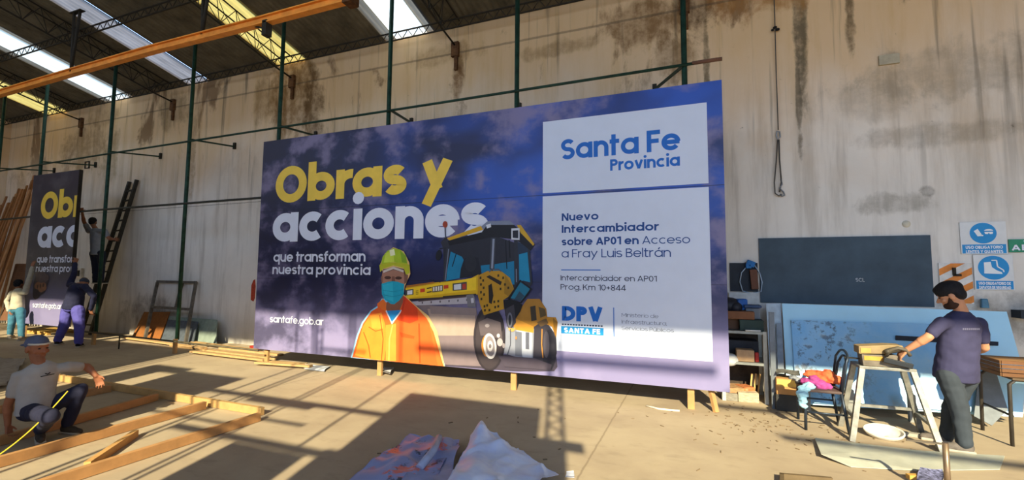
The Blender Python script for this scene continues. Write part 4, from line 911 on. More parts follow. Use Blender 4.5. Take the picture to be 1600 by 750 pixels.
# sawn lumber lying along the wall
LB = [((268, 541), (420, 559), .10), ((300, 538), (398, 551), .12), ((318, 548), (432, 562), .09), ((300, 553), (414, 567), .11), ((345, 545), (440, 556), .10), ((400, 571), (486, 577), .09), ((410, 566), (478, 571), .10), ((195, 531), (320, 548), .10)]
LL = ['long pale plank on the floor along the wall, reaching furthest left of the pile', 'short pale plank lying closest to the wall under the pale green sheet', 'pale plank with a broken end in the floor pile', 'pale plank lying nearest the camera in the floor pile left of the billboard',
      'pale plank lying under the left corner of the big billboard', 'pale plank on the floor in front of the first timber stub', 'thin pale plank just under the bottom edge of the billboard', 'pale board on the floor in front of the leaning steel frame']
for (p, q, w_), lab in zip(LB, LL):
    z = .02+.035*(LB.index((p, q, w_)) % 2); b = MB(); b.bar(fl(*p)+Vector((0, 0, z)), fl(*q)+Vector((0, 0, z)), w_, .035); one(b, 'timber_plank', wood('#bb9868'), lab, 'plank')
b = MB(); p = fl(394, 549); b.box(p+Vector((0, .1, .075)), (.3, .1, .06)); one(b, 'offcut', M('#9c2f22', .7), 'red painted offcut lying on planks at the billboard corner', 'offcut', bevel=.004)
p = at(1112, 632, D+.02); b = MB(); b.bar((p.x+.05, D+.02, .0), (p.x-.02, D+.09, .34), .06, .045); one(b, 'timber_stake', STAKE, 'pale timber stake under the right corner of the billboard', 'stake')
# timber frame on the floor
r = empty('wooden_framework', (-6, 3, 0), 'large pale timber frame lying on the floor in front of the squatting worker', 'wooden framework')
WF = wood('#b98a58'); YN = 1.2; far = fl(408, 649)
b = MB(); b.bar((-9.4, 4.2, .05), (far.x+.02, far.y, .05), .05, .09); part(b, 'end_rail', wood('#c09a62'), r)
for pa, pb in (((405, 651), (110, 744)), ((320, 633), (0, 721)), ((245, 620), (30, 680)), ((172, 607), (0, 640))):
    a, c = fl(*pa, .05), fl(*pb, .05); d = (c-a)/(c.y-a.y); c = a+d*(YN-a.y); b = MB(); b.bar(a, c, .055, .09); part(b, 'long_rail', WF, r)
b = MB(); b.bar((-9.4, YN, .05), (-4.5, YN, .05), .05, .09); part(b, 'near_rail', WF, r)
b = MB(); a, c = fl(212, 677, .035), fl(136, 728, .035); b.bar(a, c, .05, .07); one(b, 'timber_offcut', wood('#c99a5c'), 'loose short timber lying diagonally inside the floor frame', 'timber')
# yellow tape measure
b = MB(); a, c = at(106, 611, 2.66), fl(-12, 718, .03)
for i in range(12):
    p, q = lerp(a, c, i/12), lerp(a, c, (i+1)/12); p.z -= .05*sin(pi*i/12); q.z -= .05*sin(pi*(i+1)/12); b.bar(p, q, .028, .004)
one(b, 'tape_measure', M('#d8c23a', .5), 'yellow steel tape measure stretched from the squatting worker to the floor', 'tape measure')
# grey tarpaulin at the far left
def crumple(poly, z0, amp, n=16, seed=1, peak=None, fold=0.0):
    """A crumpled sheet over a floor quad (4 corners), as a thick solid skin."""
    rnd = random.Random(seed); vs = []; fs = []
    for j in range(n+1):
        for i in range(n+1):
            a = lerp(poly[0], poly[1], i/n); c = lerp(poly[3], poly[2], i/n); p = lerp(a, c, j/n)
            k = mnoise.noise(Vector((p.x*2.2+seed, p.y*2.2, seed)))*.6+mnoise.noise(Vector((p.x*6+seed, p.y*5, 3)))*.3+.35
            z = z0+max(0, amp*k)+fold*max(0, .42-2.2*abs(mnoise.noise(Vector((p.x*3.1+seed, p.y*2.3, seed*2)))))+fold*.5*max(0, .4-2.4*abs(mnoise.noise(Vector((p.x*2.0, p.y*5+seed, 5)))))
            if peak: z += sum(h*math.exp(-((i/n-x)**2+(j/n-y)**2)/w_) for x, y, h, w_ in peak)
            vs.append((p.x+.04*mnoise.noise(Vector((p.x*3, p.y*3, 9))), p.y+.04*mnoise.noise(Vector((p.x*3, p.y*3, 19))), z))
    m = len(vs); vs += [(x, y, z-.004) for x, y, z in vs]
    for j in range(n):
        for i in range(n): a = j*(n+1)+i; fs += [(a, a+1, a+n+2, a+n+1), (a+m, a+n+1+m, a+n+2+m, a+1+m)]
    ed = [i for i in range(n+1)]+[(j+1)*(n+1)-1 for j in range(1, n+1)]+[n*(n+1)+i for i in range(n-1, -1, -1)]+[j*(n+1) for j in range(n-1, 0, -1)]
    for a, c in zip(ed, ed[1:]+ed[:1]): fs.append((a, c, c+m, a+m))
    return vs, fs
b = MB(); vs, fs = crumple([fl(-40, 615), fl(10, 606), fl(40, 566), fl(-40, 556)], .01, .12, 14, 3); b.add(vs, fs, True); one(b, 'tarpaulin', M('#a39a92', .8), 'grey white sheet lying on the floor behind the squatting worker', 'sheet')
r = empty('pallet', fl(78, 522), 'small pale slatted pallet on the floor under the narrow billboard', 'pallet'); c = fl(78, 520)
for i in range(5): b = MB(); b.box(c+Vector((-.5+.25*i, 0, .075)), (.13, .7, .03)); part(b, 'slat', wood('#caa45c'), r)
for dy in (-.28, .28): b = MB(); b.box(c+Vector((0, dy, .03)), (1.2, .08, .06)); part(b, 'runner', wood('#b8904c'), r)

# plastic bags and papers in front of the billboard
def pvc(name, c1, c2):
    t = NT(name); n = t.noise(t.coord((2.5, 4, 4)), 1.5, 5, .6); t.bump(t.noise(t.coord(), 9, 5), .25, .01); return t.fin(t.ramp(n, [(.35, lin(c1)), (.65, lin(c2))]), .35, 0, .5)
b = MB(); vs, fs = crumple([fl(520, 775), fl(668, 775), fl(716, 697), fl(645, 682)], .008, .08, 36, 5, [(.75, .85, .07, .02), (.4, .5, .05, .03)], .05); b.add(vs, fs, True)
t = NT('printed_film'); n = t.noise(t.coord((2, 2, 2)), 1.6, 6, .65, .5); n2 = t.noise(t.coord((3, 3, 3)), 2.2, 6, .7)
c = t.mix(t.step(n, .55, .60), lin('#8f9ac8'), lin('#d9766a')); c = t.mix(t.step(n2, .58, .66), c, lin('#4a4c5c')); PF = t.fin(c, .4, 0, .5)
one(b, 'plastic_sheet', PF, 'crumpled plastic film with red and dark print on the floor at bottom centre', 'plastic sheet')
b = MB(); pts = [fl(655, 732, .07), fl(676, 706, .14), fl(686, 684, .13)]; b.tube([pts[0], lerp(pts[0], pts[1], .5), pts[1], pts[2]], .035, 8); one(b, 'plastic_roll', M('#a3acc8', .4), 'rolled edge of pale film lying on the printed plastic', 'plastic roll')
b = MB(); vs, fs = crumple([fl(612, 778), fl(700, 778), fl(714, 706), fl(690, 697)], .03, .07, 16, 9); b.add(vs, fs, True); one(b, 'plastic_sheet', M('#929bc4', .4, 0, .12, 5), 'flat grey blue film between the printed film and the white sheet', 'plastic sheet')
b = MB(); vs, fs = crumple([fl(690, 782), fl(872, 752), fl(776, 682), fl(744, 679)], .01, .07, 44, 12, [(.30, .75, .20, .05), (.65, .55, .10, .03), (.25, .2, .10, .06)], .06); b.add(vs, fs, True); one(b, 'plastic_sheet', pvc('white_film', '#c4d0f4', '#dfe7fb'), 'crumpled white plastic sheet with a raised peak at bottom centre', 'plastic sheet')
b = MB(); vs, fs = crumple([fl(476, 578), fl(507, 582), fl(515, 574), fl(474, 571)], .004, .05, 10, 4); b.add(vs, fs, True); one(b, 'paper_sheet', M('#dfe3ea', .7), 'white paper lying under the billboard near the web address', 'paper')
b = MB(); vs, fs = crumple([fl(882, 748), fl(897, 750), fl(897, 738), fl(884, 738)], .004, .03, 6, 8); b.add(vs, fs, True); one(b, 'paper_scrap', M('#dfe3f0', .7), 'small white scrap on the floor right of the white plastic', 'paper')
b = MB(); vs, fs = crumple([fl(594, 586), fl(612, 588), fl(616, 576), fl(600, 575)], .004, .09, 8, 6); b.add(vs, fs, True); one(b, 'paper_scrap', M('#c9c6c4', .7), 'crumpled shavings at the timber stub below the printed worker', 'paper')
b = MB(); b.tube([fl(1010, 634, .012), fl(1030, 639, .012), fl(1062, 642, .012)], .012, 6); one(b, 'white_strip', M('#e3dcc8', .7), 'thin pale strip lying on the floor near the post at right', 'strip')
b = MB(); rnd = random.Random(5); b.use(M('#7d6a50', .9))
for i in range(170):
    if i < 130: p = Vector((rnd.gauss(.7, .5), rnd.gauss(6.2, .45), 0))
    else: p = Vector((rnd.uniform(-3, 2.5), rnd.uniform(3.4, 6.3), 0))
    L = rnd.uniform(.01, .06); b.box(p+Vector((0, 0, .004)), (L, rnd.uniform(.005, .014), .006), rotz(rnd.uniform(0, 3)))
o = one(b, 'wood_chips', None, 'scattered dark wood chips and dirt on the sunlit floor', 'wood chips'); o['kind'] = 'stuff'

# ------------------------------------------------------------------ right side: wall things
b = MB(); b.box(((.895+2.985)/2, W-.013, 1.806), (2.09, .022, .98)); r = empty('dark_board', (1.94, W-.012, 1.31), 'large dark slate board on the wall with faint chalk letters', 'board'); part(b, 'board_face', M('#3e4f5c', .6, 0, .15, 3), r)
b = MB(); p0, p1 = at(1337, 440, W-.024), at(1351, 439, W-.024); lettering(b, 'SCL', .13, p0.x, p0.z, p1.x, .05, (0, W-.025, 0), .002); part(b, 'chalk_letters', M('#cdd2d4', .9), r)
b = MB(); p0, p1 = at(1140, 411, W-.02), at(1185, 456, W-.02); b.box(((p0.x+p1.x)/2, W-.012, (p0.z+p1.z)/2), (p1.x-p0.x, .024, p0.z-p1.z)); one(b, 'dark_board', M('#2c333c', .7, 0, .2, 4), 'small black board on the wall between the billboard and the slate board', 'board')
c0 = at(1173, 414, W-.07); r = empty('hanging_strap', c0, 'blue strap and brown block hanging with a pale cord loop on the small black board', 'strap')
b = MB(); b.box(c0+Vector((0, 0, .02)), (.12, .05, .09), Matrix.Rotation(.4, 3, 'Y')); b.box(c0+Vector((-.03, 0, -.02)), (.08, .05, .07)); part(b, 'blue_knot', M('#2d6fae', .7), r, .012)
b = MB(); b.box(c0+Vector((.04, 0, -.22)), (.1, .045, .3), Matrix.Rotation(-.06, 3, 'Y')); part(b, 'brown_block', wood('#6d4a3a'), r, .006)
b = MB(); b.tube([c0+Vector((-.05+.0, .02, -.02)), c0+Vector((-.13, .02, -.12)), c0+Vector((-.155, .02, -.26)), c0+Vector((-.12, .02, -.4)), c0+Vector((.0, .025, -.44)), c0+Vector((.13, .02, -.4)), c0+Vector((.15, .02, -.26)), c0+Vector((.12, .02, -.12)), c0+Vector((.05, .02, 0))], .009, 6); part(b, 'cord_loop', M('#9fb2c4', .6), r)
# cord with hooks
r = empty('hanging_rope', at(1218, 306, W-.06), 'thin grey cord hanging down the wall with a looped end and hooks', 'cord'); yw = W-.05; CD = M('#4c4a46', .7)
pt = lambda x, y: at(x, y, yw)
b = MB(); b.tube([Vector((pt(1209, 0).x, yw, 6.7)), pt(1210, 10), pt(1213, 120), pt(1216, 203)], .008, 6); part(b, 'cord', CD, r)
b = MB(); b.tube([pt(1215, 218), pt(1213, 250), pt(1210, 285), pt(1211, 302), pt(1217, 306), pt(1222, 304)], .009, 6); b.tube([pt(1217, 218), pt(1218, 250), pt(1221, 285), pt(1218, 300)], .011, 6); part(b, 'loop', CD, r)
b = MB(); b.tube([pt(1214, 205), pt(1213, 212), pt(1215, 218), pt(1219, 214), pt(1218, 206)], .012, 6, True); part(b, 'pulley', M('#8d9296', .4, .6), r)
b = MB(); b.tube([pt(1220, 280), pt(1222, 288), pt(1218, 294), pt(1224, 300), pt(1226, 305), pt(1222, 307), pt(1219, 303)], .012, 6); part(b, 'hook', M('#77797a', .4, .6), r)
b = MB(); b.ell(pt(1211, 43), (.03, .03, .02)); b.ell(pt(1215, 46), (.03, .03, .02)); b.ell(pt(1207, 47), (.02, .02, .02)); part(b, 'knot', DK, r)
b = MB(); c = at(1388, 94, W); b.box(c-Vector((0, .02, 0)), (.24, .04, .14)); one(b, 'wall_plate', M('#b0a68e', .9), 'small raised plaster plate high on the wall at right', 'plate')
# signs
def sign(name, x0, x1, z0, z1, y, label, rows, draw, band=.30, tilt=.0):
    r = empty(name, ((x0+x1)/2, y, z0), label, 'sign'); w_, h = x1-x0, z1-z0
    b = MB(); b.box(((x0+x1)/2, y, (z0+z1)/2), (w_, .012, h)); part(b, 'plate', M('#d9dcdc', .5, 0, .03), r)
    b = MB(); yy = y-.0075; b.add([(x0+.012, yy, z0+.01), (x1-.012, yy, z0+.01), (x1-.012, yy, z0+h*band), (x0+.012, yy, z0+h*band)], [(0, 1, 2, 3)]); part(b, 'blue_band', CYB, r)
    cx, cz = (x0+x1)/2, z0+h*(band+1)/2; R = h*(1-band)*.46
    b = MB(); b.add([(cx+R*cos(2*pi*i/32), yy, cz+R*sin(2*pi*i/32)) for i in range(32)], [list(range(32))]); part(b, 'blue_disc', CYB, r)
    b = MB(); draw(b, cx, yy-.0015, cz, R); part(b, 'pictogram', M('#e6ecef', .5, 0, .02), r)
    b = MB(); n = len(rows); rh = h*band*.9/n
    for i, s in enumerate(rows): lettering(b, s, .2, x0+w_*.1, z0+.014+rh*(n-1-i), x1-w_*.1, rh*.66, (0, yy, 0), .0015)
    part(b, 'sign_lettering', M('#e6ecef', .5, 0, .02), r, label='white lettering reading '+' '.join(rows))
def pic_glove(b, cx, y, cz, R):
    def pl(pts): b.add([(cx+R*p[0], y, cz+R*p[1]) for p in pts], [list(range(len(pts)))])
    pl([(-.68, .22), (-.38, .42), (-.12, -.1), (-.1, -.28), (-.42, -.3), (-.52, -.1)])
    pl([(-.15, -.12), (.02, -.2), (-.02, -.3), (-.12, -.28)])
    pl([(.08, .22)]+[(.42+.34*cos(radians(a)), .22+.16*sin(radians(a))) for a in range(150, 29, -20)]+[(.76, .22)])
    pl([(.10, .12), (.74, .12), (.70, -.08), (.5, -.1), (.42, .02), (.34, -.1), (.14, -.08)])
def pic_boot(b, cx, y, cz, R):
    def pl(pts): b.add([(cx+R*p[0], y, cz+R*p[1]) for p in pts], [list(range(len(pts)))])
    pl([(-.6, .45), (-.16, .5), (-.1, .05), (-.1, -.5), (-.62, -.48), (-.6, -.1)]); pl([(-.1, .05), (.2, -.22), (.5, -.36), (.55, -.52), (-.1, -.5)])
    for p, q in (((-.1, .62), (.22, .62)), ((.22, .62), (.26, .1)), ((.26, .1), (.62, -.2)), ((.62, -.2), (.64, -.36))): d = Vector((q[0]-p[0], q[1]-p[1])).normalized()*.045; pl([(p[0]-d.y, p[1]+d.x), (p[0]+d.y, p[1]-d.x), (q[0]+d.y, q[1]-d.x), (q[0]-d.y, q[1]+d.x)])
sign('safety_sign', 3.305, 3.775, 2.03, 2.458, W-.012, 'upper blue and white safety sign with glove and goggles pictogram', ['USO OBLIGATORIO', 'LENTES Y GUANTES'], pic_glove)
sign('safety_sign', 3.42, 3.815, 1.56, 2.02, W-.02, 'lower blue and white safety sign with a boot pictogram', ['USO OBLIGATORIO DE', 'ZAPATOS DE SEGURIDAD'], pic_boot, .26)
r = empty('green_sign', (4.05, W-.012, 2.05), 'green sign with white letters cut by the right edge of the view', 'sign'); b = MB(); b.box((4.12, W-.012, 2.135), (.66, .012, .17)); part(b, 'plate', M('#2f8a68', .5), r)
b = MB(); lettering(b, 'SECTOR', .2, 3.93, 2.175, 4.3, .03, (0, W-.02, 0), .001); lettering(b, 'ARMADO', .22, 3.81, 2.075, 4.40, .075, (0, W-.02, 0), .001); part(b, 'sign_lettering', LET, r)
r = empty('barricade_board', (3.225, W-.02, 1.37), 'orange and white striped barricade board on the wall behind the man', 'barricade board'); b = MB(); x0, x1, z0, z1 = 3.055, 3.40, 1.37, 1.912
b.box(((x0+x1)/2, W-.012, (z0+z1)/2), (x1-x0, .024, z1-z0)); part(b, 'board_face', M('#d8d6d0', .6), r)
b = MB(); st = .17; dd = .08
import itertools
def clip(poly, ax, v, keep):
    out = []
    for i, p in enumerate(poly):
        q = poly[(i+1) % len(poly)]; ip = (p[ax]-v)*keep >= 0; iq = (q[ax]-v)*keep >= 0
        if ip: out.append(p)
        if ip != iq: t_ = (v-p[ax])/(q[ax]-p[ax]); out.append((p[0]+(q[0]-p[0])*t_, p[1]+(q[1]-p[1])*t_))
    return out
for i in range(-2, 5):
    zc = z0+.02+i*.185; pl = [(x0, zc-.02), (x1, zc+.19), (x1, zc+.28), (x0, zc+.07)]
    for ax, v, kp in ((1, z0+.004, 1), (1, z1-.004, -1)):
        if pl: pl = clip(pl, ax, v, kp)
    if len(pl) > 2: b.add([(p[0], W-.0255, p[1]) for p in pl], [list(range(len(pl)))])
part(b, 'orange_stripes', M('#d9853a', .6), r); b = MB(); c = at(1491, 424, W-.04); b.box(c, (.03, .03, .1)); b.box(c+Vector((.03, 0, -.05)), (.08, .03, .03)); part(b, 'hook', IRON, r)
b = MB(); c = at(1416, 350, W); b.ell(c, (.05, .03, .05)); one(b, 'wall_lamp', M('#cfc9b5', .5), 'small round pale fitting on the wall above the slate board corner', 'wall fitting')
# dark clutter shelf behind signs
b = MB(); b.box((4.02, W-.1, 1.26), (.5, .2, .10)); one(b, 'dark_box', M('#2b333c', .7), 'dark box against the wall at the right edge under the boot sign', 'box')
b = MB(); c = at(1538, 474, W-.06); b.box(c, (.08, .06, .12), taper=.8); one(b, 'bottle', M('#4a7890', .4), 'small blue bottle on the ledge below the boot sign', 'bottle', bevel=.01)

# ------------------------------------------------------------------ blue sheets leaning on the wall
BS = M('#b2e2f8', .4, 0, .03, 3); yb, yt = 7.18, 7.62
def on(x, y, off=0.0):
    """Point of the leaning plane seen at a pixel."""
    d = ray(x, y); o = Vector((0, 0, EYE)); n = Vector((0, 1.33, -(yt-yb))).normalized(); p0 = Vector((0, yb-off, 0)); return o+d*((p0-o).dot(n)/d.dot(n))
def plate(pix, th, off):
    q = [on(x, y, off) for x, y in pix]; n = Vector((0, 1.33, -(yt-yb))).normalized()*th; k = len(q)
    b = MB(); b.add(q+[p+n for p in q], [list(range(k)), list(range(k, 2*k))[::-1]]+[(i, (i+1) % k, k+(i+1) % k, k+i) for i in range(k)]); return b
r = empty('blue_sheet', (2.3, 7.3, 0), 'large pale blue sheet leaning on the wall under the slate board', 'sheet')
part(plate([(1231, 630), (1598, 652), (1602, 590), (1573, 487), (1222, 474)], .02, 0), 'sheet_face', BS, r)
t = NT('worn_blue_sheet'); n = t.noise(t.coord((1, 1, 1)), 2.2, 6, .65); n2 = t.noise(t.coord((1, 1, 1)), 9, 8, .75); c = t.ramp(n, [(.35, lin('#78b2da')), (.7, lin('#9cc4dc'))])
sp = t.n('ShaderNodeSeparateXYZ'); t.set(sp.inputs[0], t.coord()); m = t.math('MULTIPLY', t.step(n2, .52, .6), t.step(sp.outputs['X'], .1, -.5)); c = t.mix(m, c, lin('#5c7488')); c = t.mix(t.math('MULTIPLY', t.step(n, .55, .7), .7), c, lin('#b0afa2')); WB = t.fin(c, .4, .1, .5)
one(plate([(1245, 628), (1531, 644), (1535, 508), (1236, 500)], .012, .04), 'blue_sheet', WB, 'worn scratched blue sheet leaning in front of the large pale blue one', 'sheet')
one(plate([(1400, 524), (1560, 534), (1560, 540), (1400, 531)], .02, .07), 'dark_bar', M('#22262e', .6), 'thin black bar across the blue sheets behind the man', 'bar')
one(plate([(1530, 580), (1556, 580), (1575, 640), (1550, 665), (1522, 650)], .015, .10), 'grey_sheet', M('#71787c', .6, .1), 'grey flap of sheet leaning to the right of the man', 'sheet')
one(plate([(1218, 640), (1228, 642), (1222, 505), (1213, 505)], .03, .05), 'grey_strip', M('#7d8790', .5, .2, .15), 'narrow grey strip leaning at the left end of the blue sheets', 'strip')
one(plate([(1204, 600), (1222, 602), (1221, 474), (1197, 474)], .01, -.06), 'white_panel_sheet', M('#b9c7cf', .6), 'pale panel behind the left end of the blue sheets', 'sheet')
b = MB(); p0, p1 = at(1139, 457, 7.9), at(1186, 482, 7.9); b.box(((p0.x+p1.x)/2, 7.93, (p0.z+p1.z)/2-.06), (p1.x-p0.x, .02, p0.z-p1.z+.12)); one(b, 'white_card', M('#c6cac8', .7), 'white card on the wall above the cluttered rack', 'card')
for px_, lab in ((1339, 'short grey wooden block under the blue sheets behind the trestle'), (1424, 'short grey wooden block under the blue sheets left of the man'), (1274, 'short grey wooden block under the blue sheets behind the chair')):
    p = fl(px_, 658); b = MB(); b.box((p.x, 7.0, .16), (.07, .06, .32)); one(b, 'support_block', M('#8f918c', .7), lab, 'block', bevel=.004)

# ------------------------------------------------------------------ cluttered rack
RX0, RX1, RY0, RY1 = .30, .86, 7.15, 7.75
r = empty('metal_rack', ((RX0+RX1)/2, 7.4, 0), 'grey metal rack full of clutter beside the right end of the billboard', 'rack'); RM = M('#9a9c94', .5, .4)
for z in (.52, .94): b = MB(); b.box(((RX0+RX1)/2, (RY0+RY1)/2, z), (RX1-RX0, RY1-RY0, .035)); part(b, 'shelf', RM, r)
for x in (RX0+.02, RX1-.02):
    for y in (RY0+.02, RY1-.02): b = MB(); b.box((x, y, .48), (.045, .045, .96)); part(b, 'leg', M('#c2c3b8', .6), r)
p = fl(1210, 638); b = MB(); b.box((p.x, 6.98, .62), (.06, .05, 1.24)); one(b, 'steel_upright', M('#6f757a', .5, .4), 'grey steel upright standing between the rack and the blue sheets', 'upright')
b = MB(); b.box(((RX0+RX1)/2, RY1-.01, .5), (RX1-RX0, .015, .95)); part(b, 'back_panel', M('#4a3f34', .9, 0, .25, 8), r, label='dark brown back panel')
def item(name, mat, lab, cat, c, size, rz=0, bevel=.01, taper=1): b = MB(); b.box((c[0], c[1], c[2]+size[2]/2), size, rotz(rz), taper); return one(b, name, mat, lab, cat, bevel=bevel)
item('wooden_tray', wood('#7a5238'), 'brown wooden tray on the top shelf of the rack', 'tray', (.55, 7.3, 1.115), (.36, .22, .11)); item('tool_case', M('#33443f', .7), 'dark green case on the top shelf of the rack', 'case', (.69, 7.38, .96), (.3, .36, .15))
item('grey_box', M('#6f757b', .6), 'grey box on top of the green case on the rack', 'box', (.72, 7.4, 1.115), (.18, .2, .15)); item('lid_box', M('#2c4468', .5), 'dark blue lid on the grey box at the rack top', 'lid', (.72, 7.4, 1.27), (.22, .24, .04))
item('blue_can', M('#2b62ac', .4), 'tilted blue can in the clutter on top of the rack', 'can', (.58, 7.4, 1.23), (.14, .13, .16), .4, .02); 
b = MB(); b.ell((.42, 7.4, 1.29), (.17, .13, .12)); b.ell((.50, 7.36, 1.27), (.1, .1, .09)); one(b, 'black_bag', M('#22242c', .5), 'black bag heaped on the left of the rack top', 'bag')
item('brown_base_box', wood('#5d4432'), 'brown low box under the tray on the rack', 'box', (.44, 7.45, .96), (.26, .3, .155))
item('cardboard_box', M('#c49f76', .8), 'open cardboard box on the middle shelf of the rack', 'box', (.60, 7.27, .54), (.22, .18, .16)); item('red_can', M('#b33028', .5), 'small red and white can beside the cardboard box', 'can', (.745, 7.24, .54), (.05, .05, .13), 0, .012)
b = MB(); b.ell((.40, 7.22, .55), (.12, .1, .09)); one(b, 'white_cloth', M('#dcdcd8', .8), 'white bundle at the left of the middle rack shelf', 'bundle')
item('dark_crate', M('#2e3036', .7), 'dark crate at the back of the middle rack shelf', 'crate', (.56, 7.55, .54), (.46, .3, .26)); item('tin_lid', M('#cfd2d0', .3, .8), 'shiny tin on the edge of the top shelf', 'tin', (.70, 7.18, .957), (.2, .05, .025), .1)
for i, (c, sz, col, lab) in enumerate((((.44, 7.33, 0), (.3, .35, .10), '#8a8577', 'grey paper stack at the bottom left of the rack'), ((.60, 7.3, 0), (.26, .3, .13), '#b3a68c', 'pale cardboard stack at the bottom of the rack'), ((.46, 7.35, .10), (.26, .3, .07), '#a8835c', 'tan boards lying on the grey paper stack'), ((.6, 7.36, .13), (.16, .22, .05), '#b87044', 'orange brown offcut on the cardboard stack'))):
    item('paper_stack' if i < 2 else 'offcut', M(col, .85, 0, .3, 18, None, (1, 1, 8)), lab, 'stack' if i < 2 else 'offcut', c, sz, .15*i, .006)
for i in range(3): b = MB(); b.bar((.66+.05*i, 7.42, .03), (.70+.05*i, 7.46, .34), .02, .02); one(b, 'wood_stick', wood('#d3a76a'), 'pale stick standing in the bottom of the rack', 'stick', 'sticks in the bottom of the rack')
# cardboard box by the upright
r = empty('cardboard_box', (1.03, 6.95, 0), 'tan cardboard box on a dark crate between the upright and the chair', 'box')
b = MB(); b.box((1.05, 7.0, .31), (.26, .26, .2)); part(b, 'carton', M('#b98a55', .85), r, .006); b = MB(); b.box((1.05, 6.87, .355), (.24, .004, .08)); part(b, 'yellow_label', M('#dcb75e', .7), r)
b = MB(); b.box((1.05, 7.0, .11), (.28, .28, .2)); one(b, 'dark_crate', M('#3a3a38', .8), 'dark crate on the floor under the tan cardboard box', 'crate', bevel=.006)
b = MB(); vs, fs = crumple([Vector((.93, 6.88, 0)), Vector((1.2, 6.88, 0)), Vector((1.2, 7.12, 0)), Vector((.93, 7.12, 0))], .42, .12, 10, 21); b.add(vs, fs, True); one(b, 'grey_rag', M('#66645e', .9, 0, .3, 20), 'tangled grey rags on top of the tan cardboard box', 'rag')

# ------------------------------------------------------------------ chair with clothes
r = empty('metal_chair', (1.3, 6.4, 0), 'old black metal chair with tube back and clothes on its seat', 'chair'); CM = M('#3b4450', .4, .6, .15)
cx0, cx1, cy0, cy1 = 1.11, 1.45, 6.16, 6.58
b = MB(); b.box(((cx0+cx1)/2, (cy0+cy1)/2, .435), (.40, .44, .03)); part(b, 'seat', M('#5a4a45', .7), r, .01)
for x, y, dx, lab in ((cx0, cy0, -.01, None), (cx0, cy1, -.01, None), (cx1, cy0, .06, None), (cx1, cy1, .06, None)): b = MB(); b.tube([(x, y, .43), (x+dx, y, 0)], .016, 8); part(b, 'leg', CM, r)
for k, (o, zt) in enumerate(((0, .86), (.08, .80))):
    b = MB(); pts = [(cx1+.01, cy0+o, .43), (cx1+.06, cy0+o, zt-.08)]+[(cx1+.07+.02*sin(pi*i/8), (cy0+cy1)/2-((cy1-cy0)/2-o)*cos(pi*i/8), zt-.08+.1*sin(pi*i/8)) for i in range(1, 8)]+[(cx1+.06, cy1-o, zt-.08), (cx1+.01, cy1-o, .43)]
    b.tube(pts, .013, 8); part(b, 'back_hoop', CM, r)
for z in (.2, .26): b = MB(); b.tube([(cx0, cy0, z), (cx1+.03, cy0, z)] if z < .25 else [(cx0, cy1, z), (cx1+.03, cy1, z)], .011, 6); part(b, 'stretcher', CM, r)
def rag(pts, rad, name, mat, lab, seed):
    b = MB(); rnd = random.Random(seed)
    for i, p in enumerate(pts): b.ell(p, (rad*rnd.uniform(.7, 1.2), rad*rnd.uniform(.7, 1.2), rad*rnd.uniform(.4, .75)), rotz(rnd.uniform(0, 3)))
    for p, q in zip(pts, pts[1:]): b.cap(p, q, rad*.45, rad*.4)
    q = MB(); base = Vector((sum(Vector(p).x for p in pts)/len(pts), sum(Vector(p).y for p in pts)/len(pts), min(p[2] for p in pts))); q.v = [v-base for v in b.v]; q.f = b.f
    me = remeshed(q, .010, 3, .016, 17, 1.0); me.name = name; me.materials.clear(); me.materials.append(mat); o = bpy.data.objects.new(name, me); COL.objects.link(o); o.location = base; return tag(o, lab, 'cloth')
rag([(1.24, 6.52, .56), (1.32, 6.5, .57), (1.40, 6.45, .57), (1.44, 6.42, .53), (1.36, 6.46, .52)], .085, 'orange_cloth', M('#d9683f', .85, 0, .15, 9), 'bright orange cloth bundled against the chair back', 3)
rag([(1.16, 6.34, .50), (1.23, 6.32, .52), (1.29, 6.3, .49), (1.22, 6.36, .48), (1.31, 6.3, .47)], .078, 'pink_cloth', M('#a84484', .85, 0, .15, 9), 'magenta cloth bundled in the middle of the chair seat', 4)
rag([(1.16, 6.22, .47), (1.10, 6.18, .45), (1.075, 6.14, .40), (1.075, 6.13, .33), (1.08, 6.13, .27)], .06, 'blue_cloth', M('#9ccbe0', .85, 0, .1, 9), 'pale blue cloth hanging from the front corner of the chair seat', 5)
rag([(1.06, 6.5, .50), (1.10, 6.45, .49)], .05, 'grey_cloth', M('#8b8f94', .85), 'grey rag at the back left of the chair seat', 6)

# ------------------------------------------------------------------ trestle with saw
r = empty('trestle', (1.86, 6.2, 0), 'tall grey steel trestle stand with splayed legs under the saw', 'trestle'); TM = M('#8d8b82', .5, .45, .2, 14)
zt = .765; tx0, tx1, ty0, ty1 = 1.62, 2.06, 6.06, 6.34
b = MB(); b.box(((tx0+tx1)/2, (ty0+ty1)/2, zt-.015), (tx1-tx0+.05, ty1-ty0+.05, .03)); part(b, 'top_plate', TM, r, .004)
F_ = [(fl(1333, 689), (tx0, ty0)), (fl(1474, 708), (tx1, ty0)), (fl(1317, 668), (tx0, ty1)), (fl(1430, 664), (tx1, ty1))]
feet = [Vector((1.47, 5.93, 0)), Vector((2.20, 5.90, 0)), Vector((1.50, 6.48, 0)), Vector((2.26, 6.52, 0))]
for f_, (x, y) in zip(feet, [q[1] for q in F_]): b = MB(); b.bar(f_, (x, y, zt-.03), .05, .05, (0, 1, 0)); part(b, 'leg', TM, r)
for i, j, q in ((0, 2, .3), (1, 3, .3), (2, 3, .35)):
    tops = [Vector((x, y, zt)) for _, (x, y) in F_]; b = MB(); b.bar(lerp(feet[i], tops[i], q), lerp(feet[j], tops[j], q), .03, .03); part(b, 'stretcher', TM, r)
r = empty('power_saw', (1.82, 6.15, zt), 'yellow and grey electric saw resting on the trestle top', 'saw'); SG = M('#756c5e', .6, .2, .2)
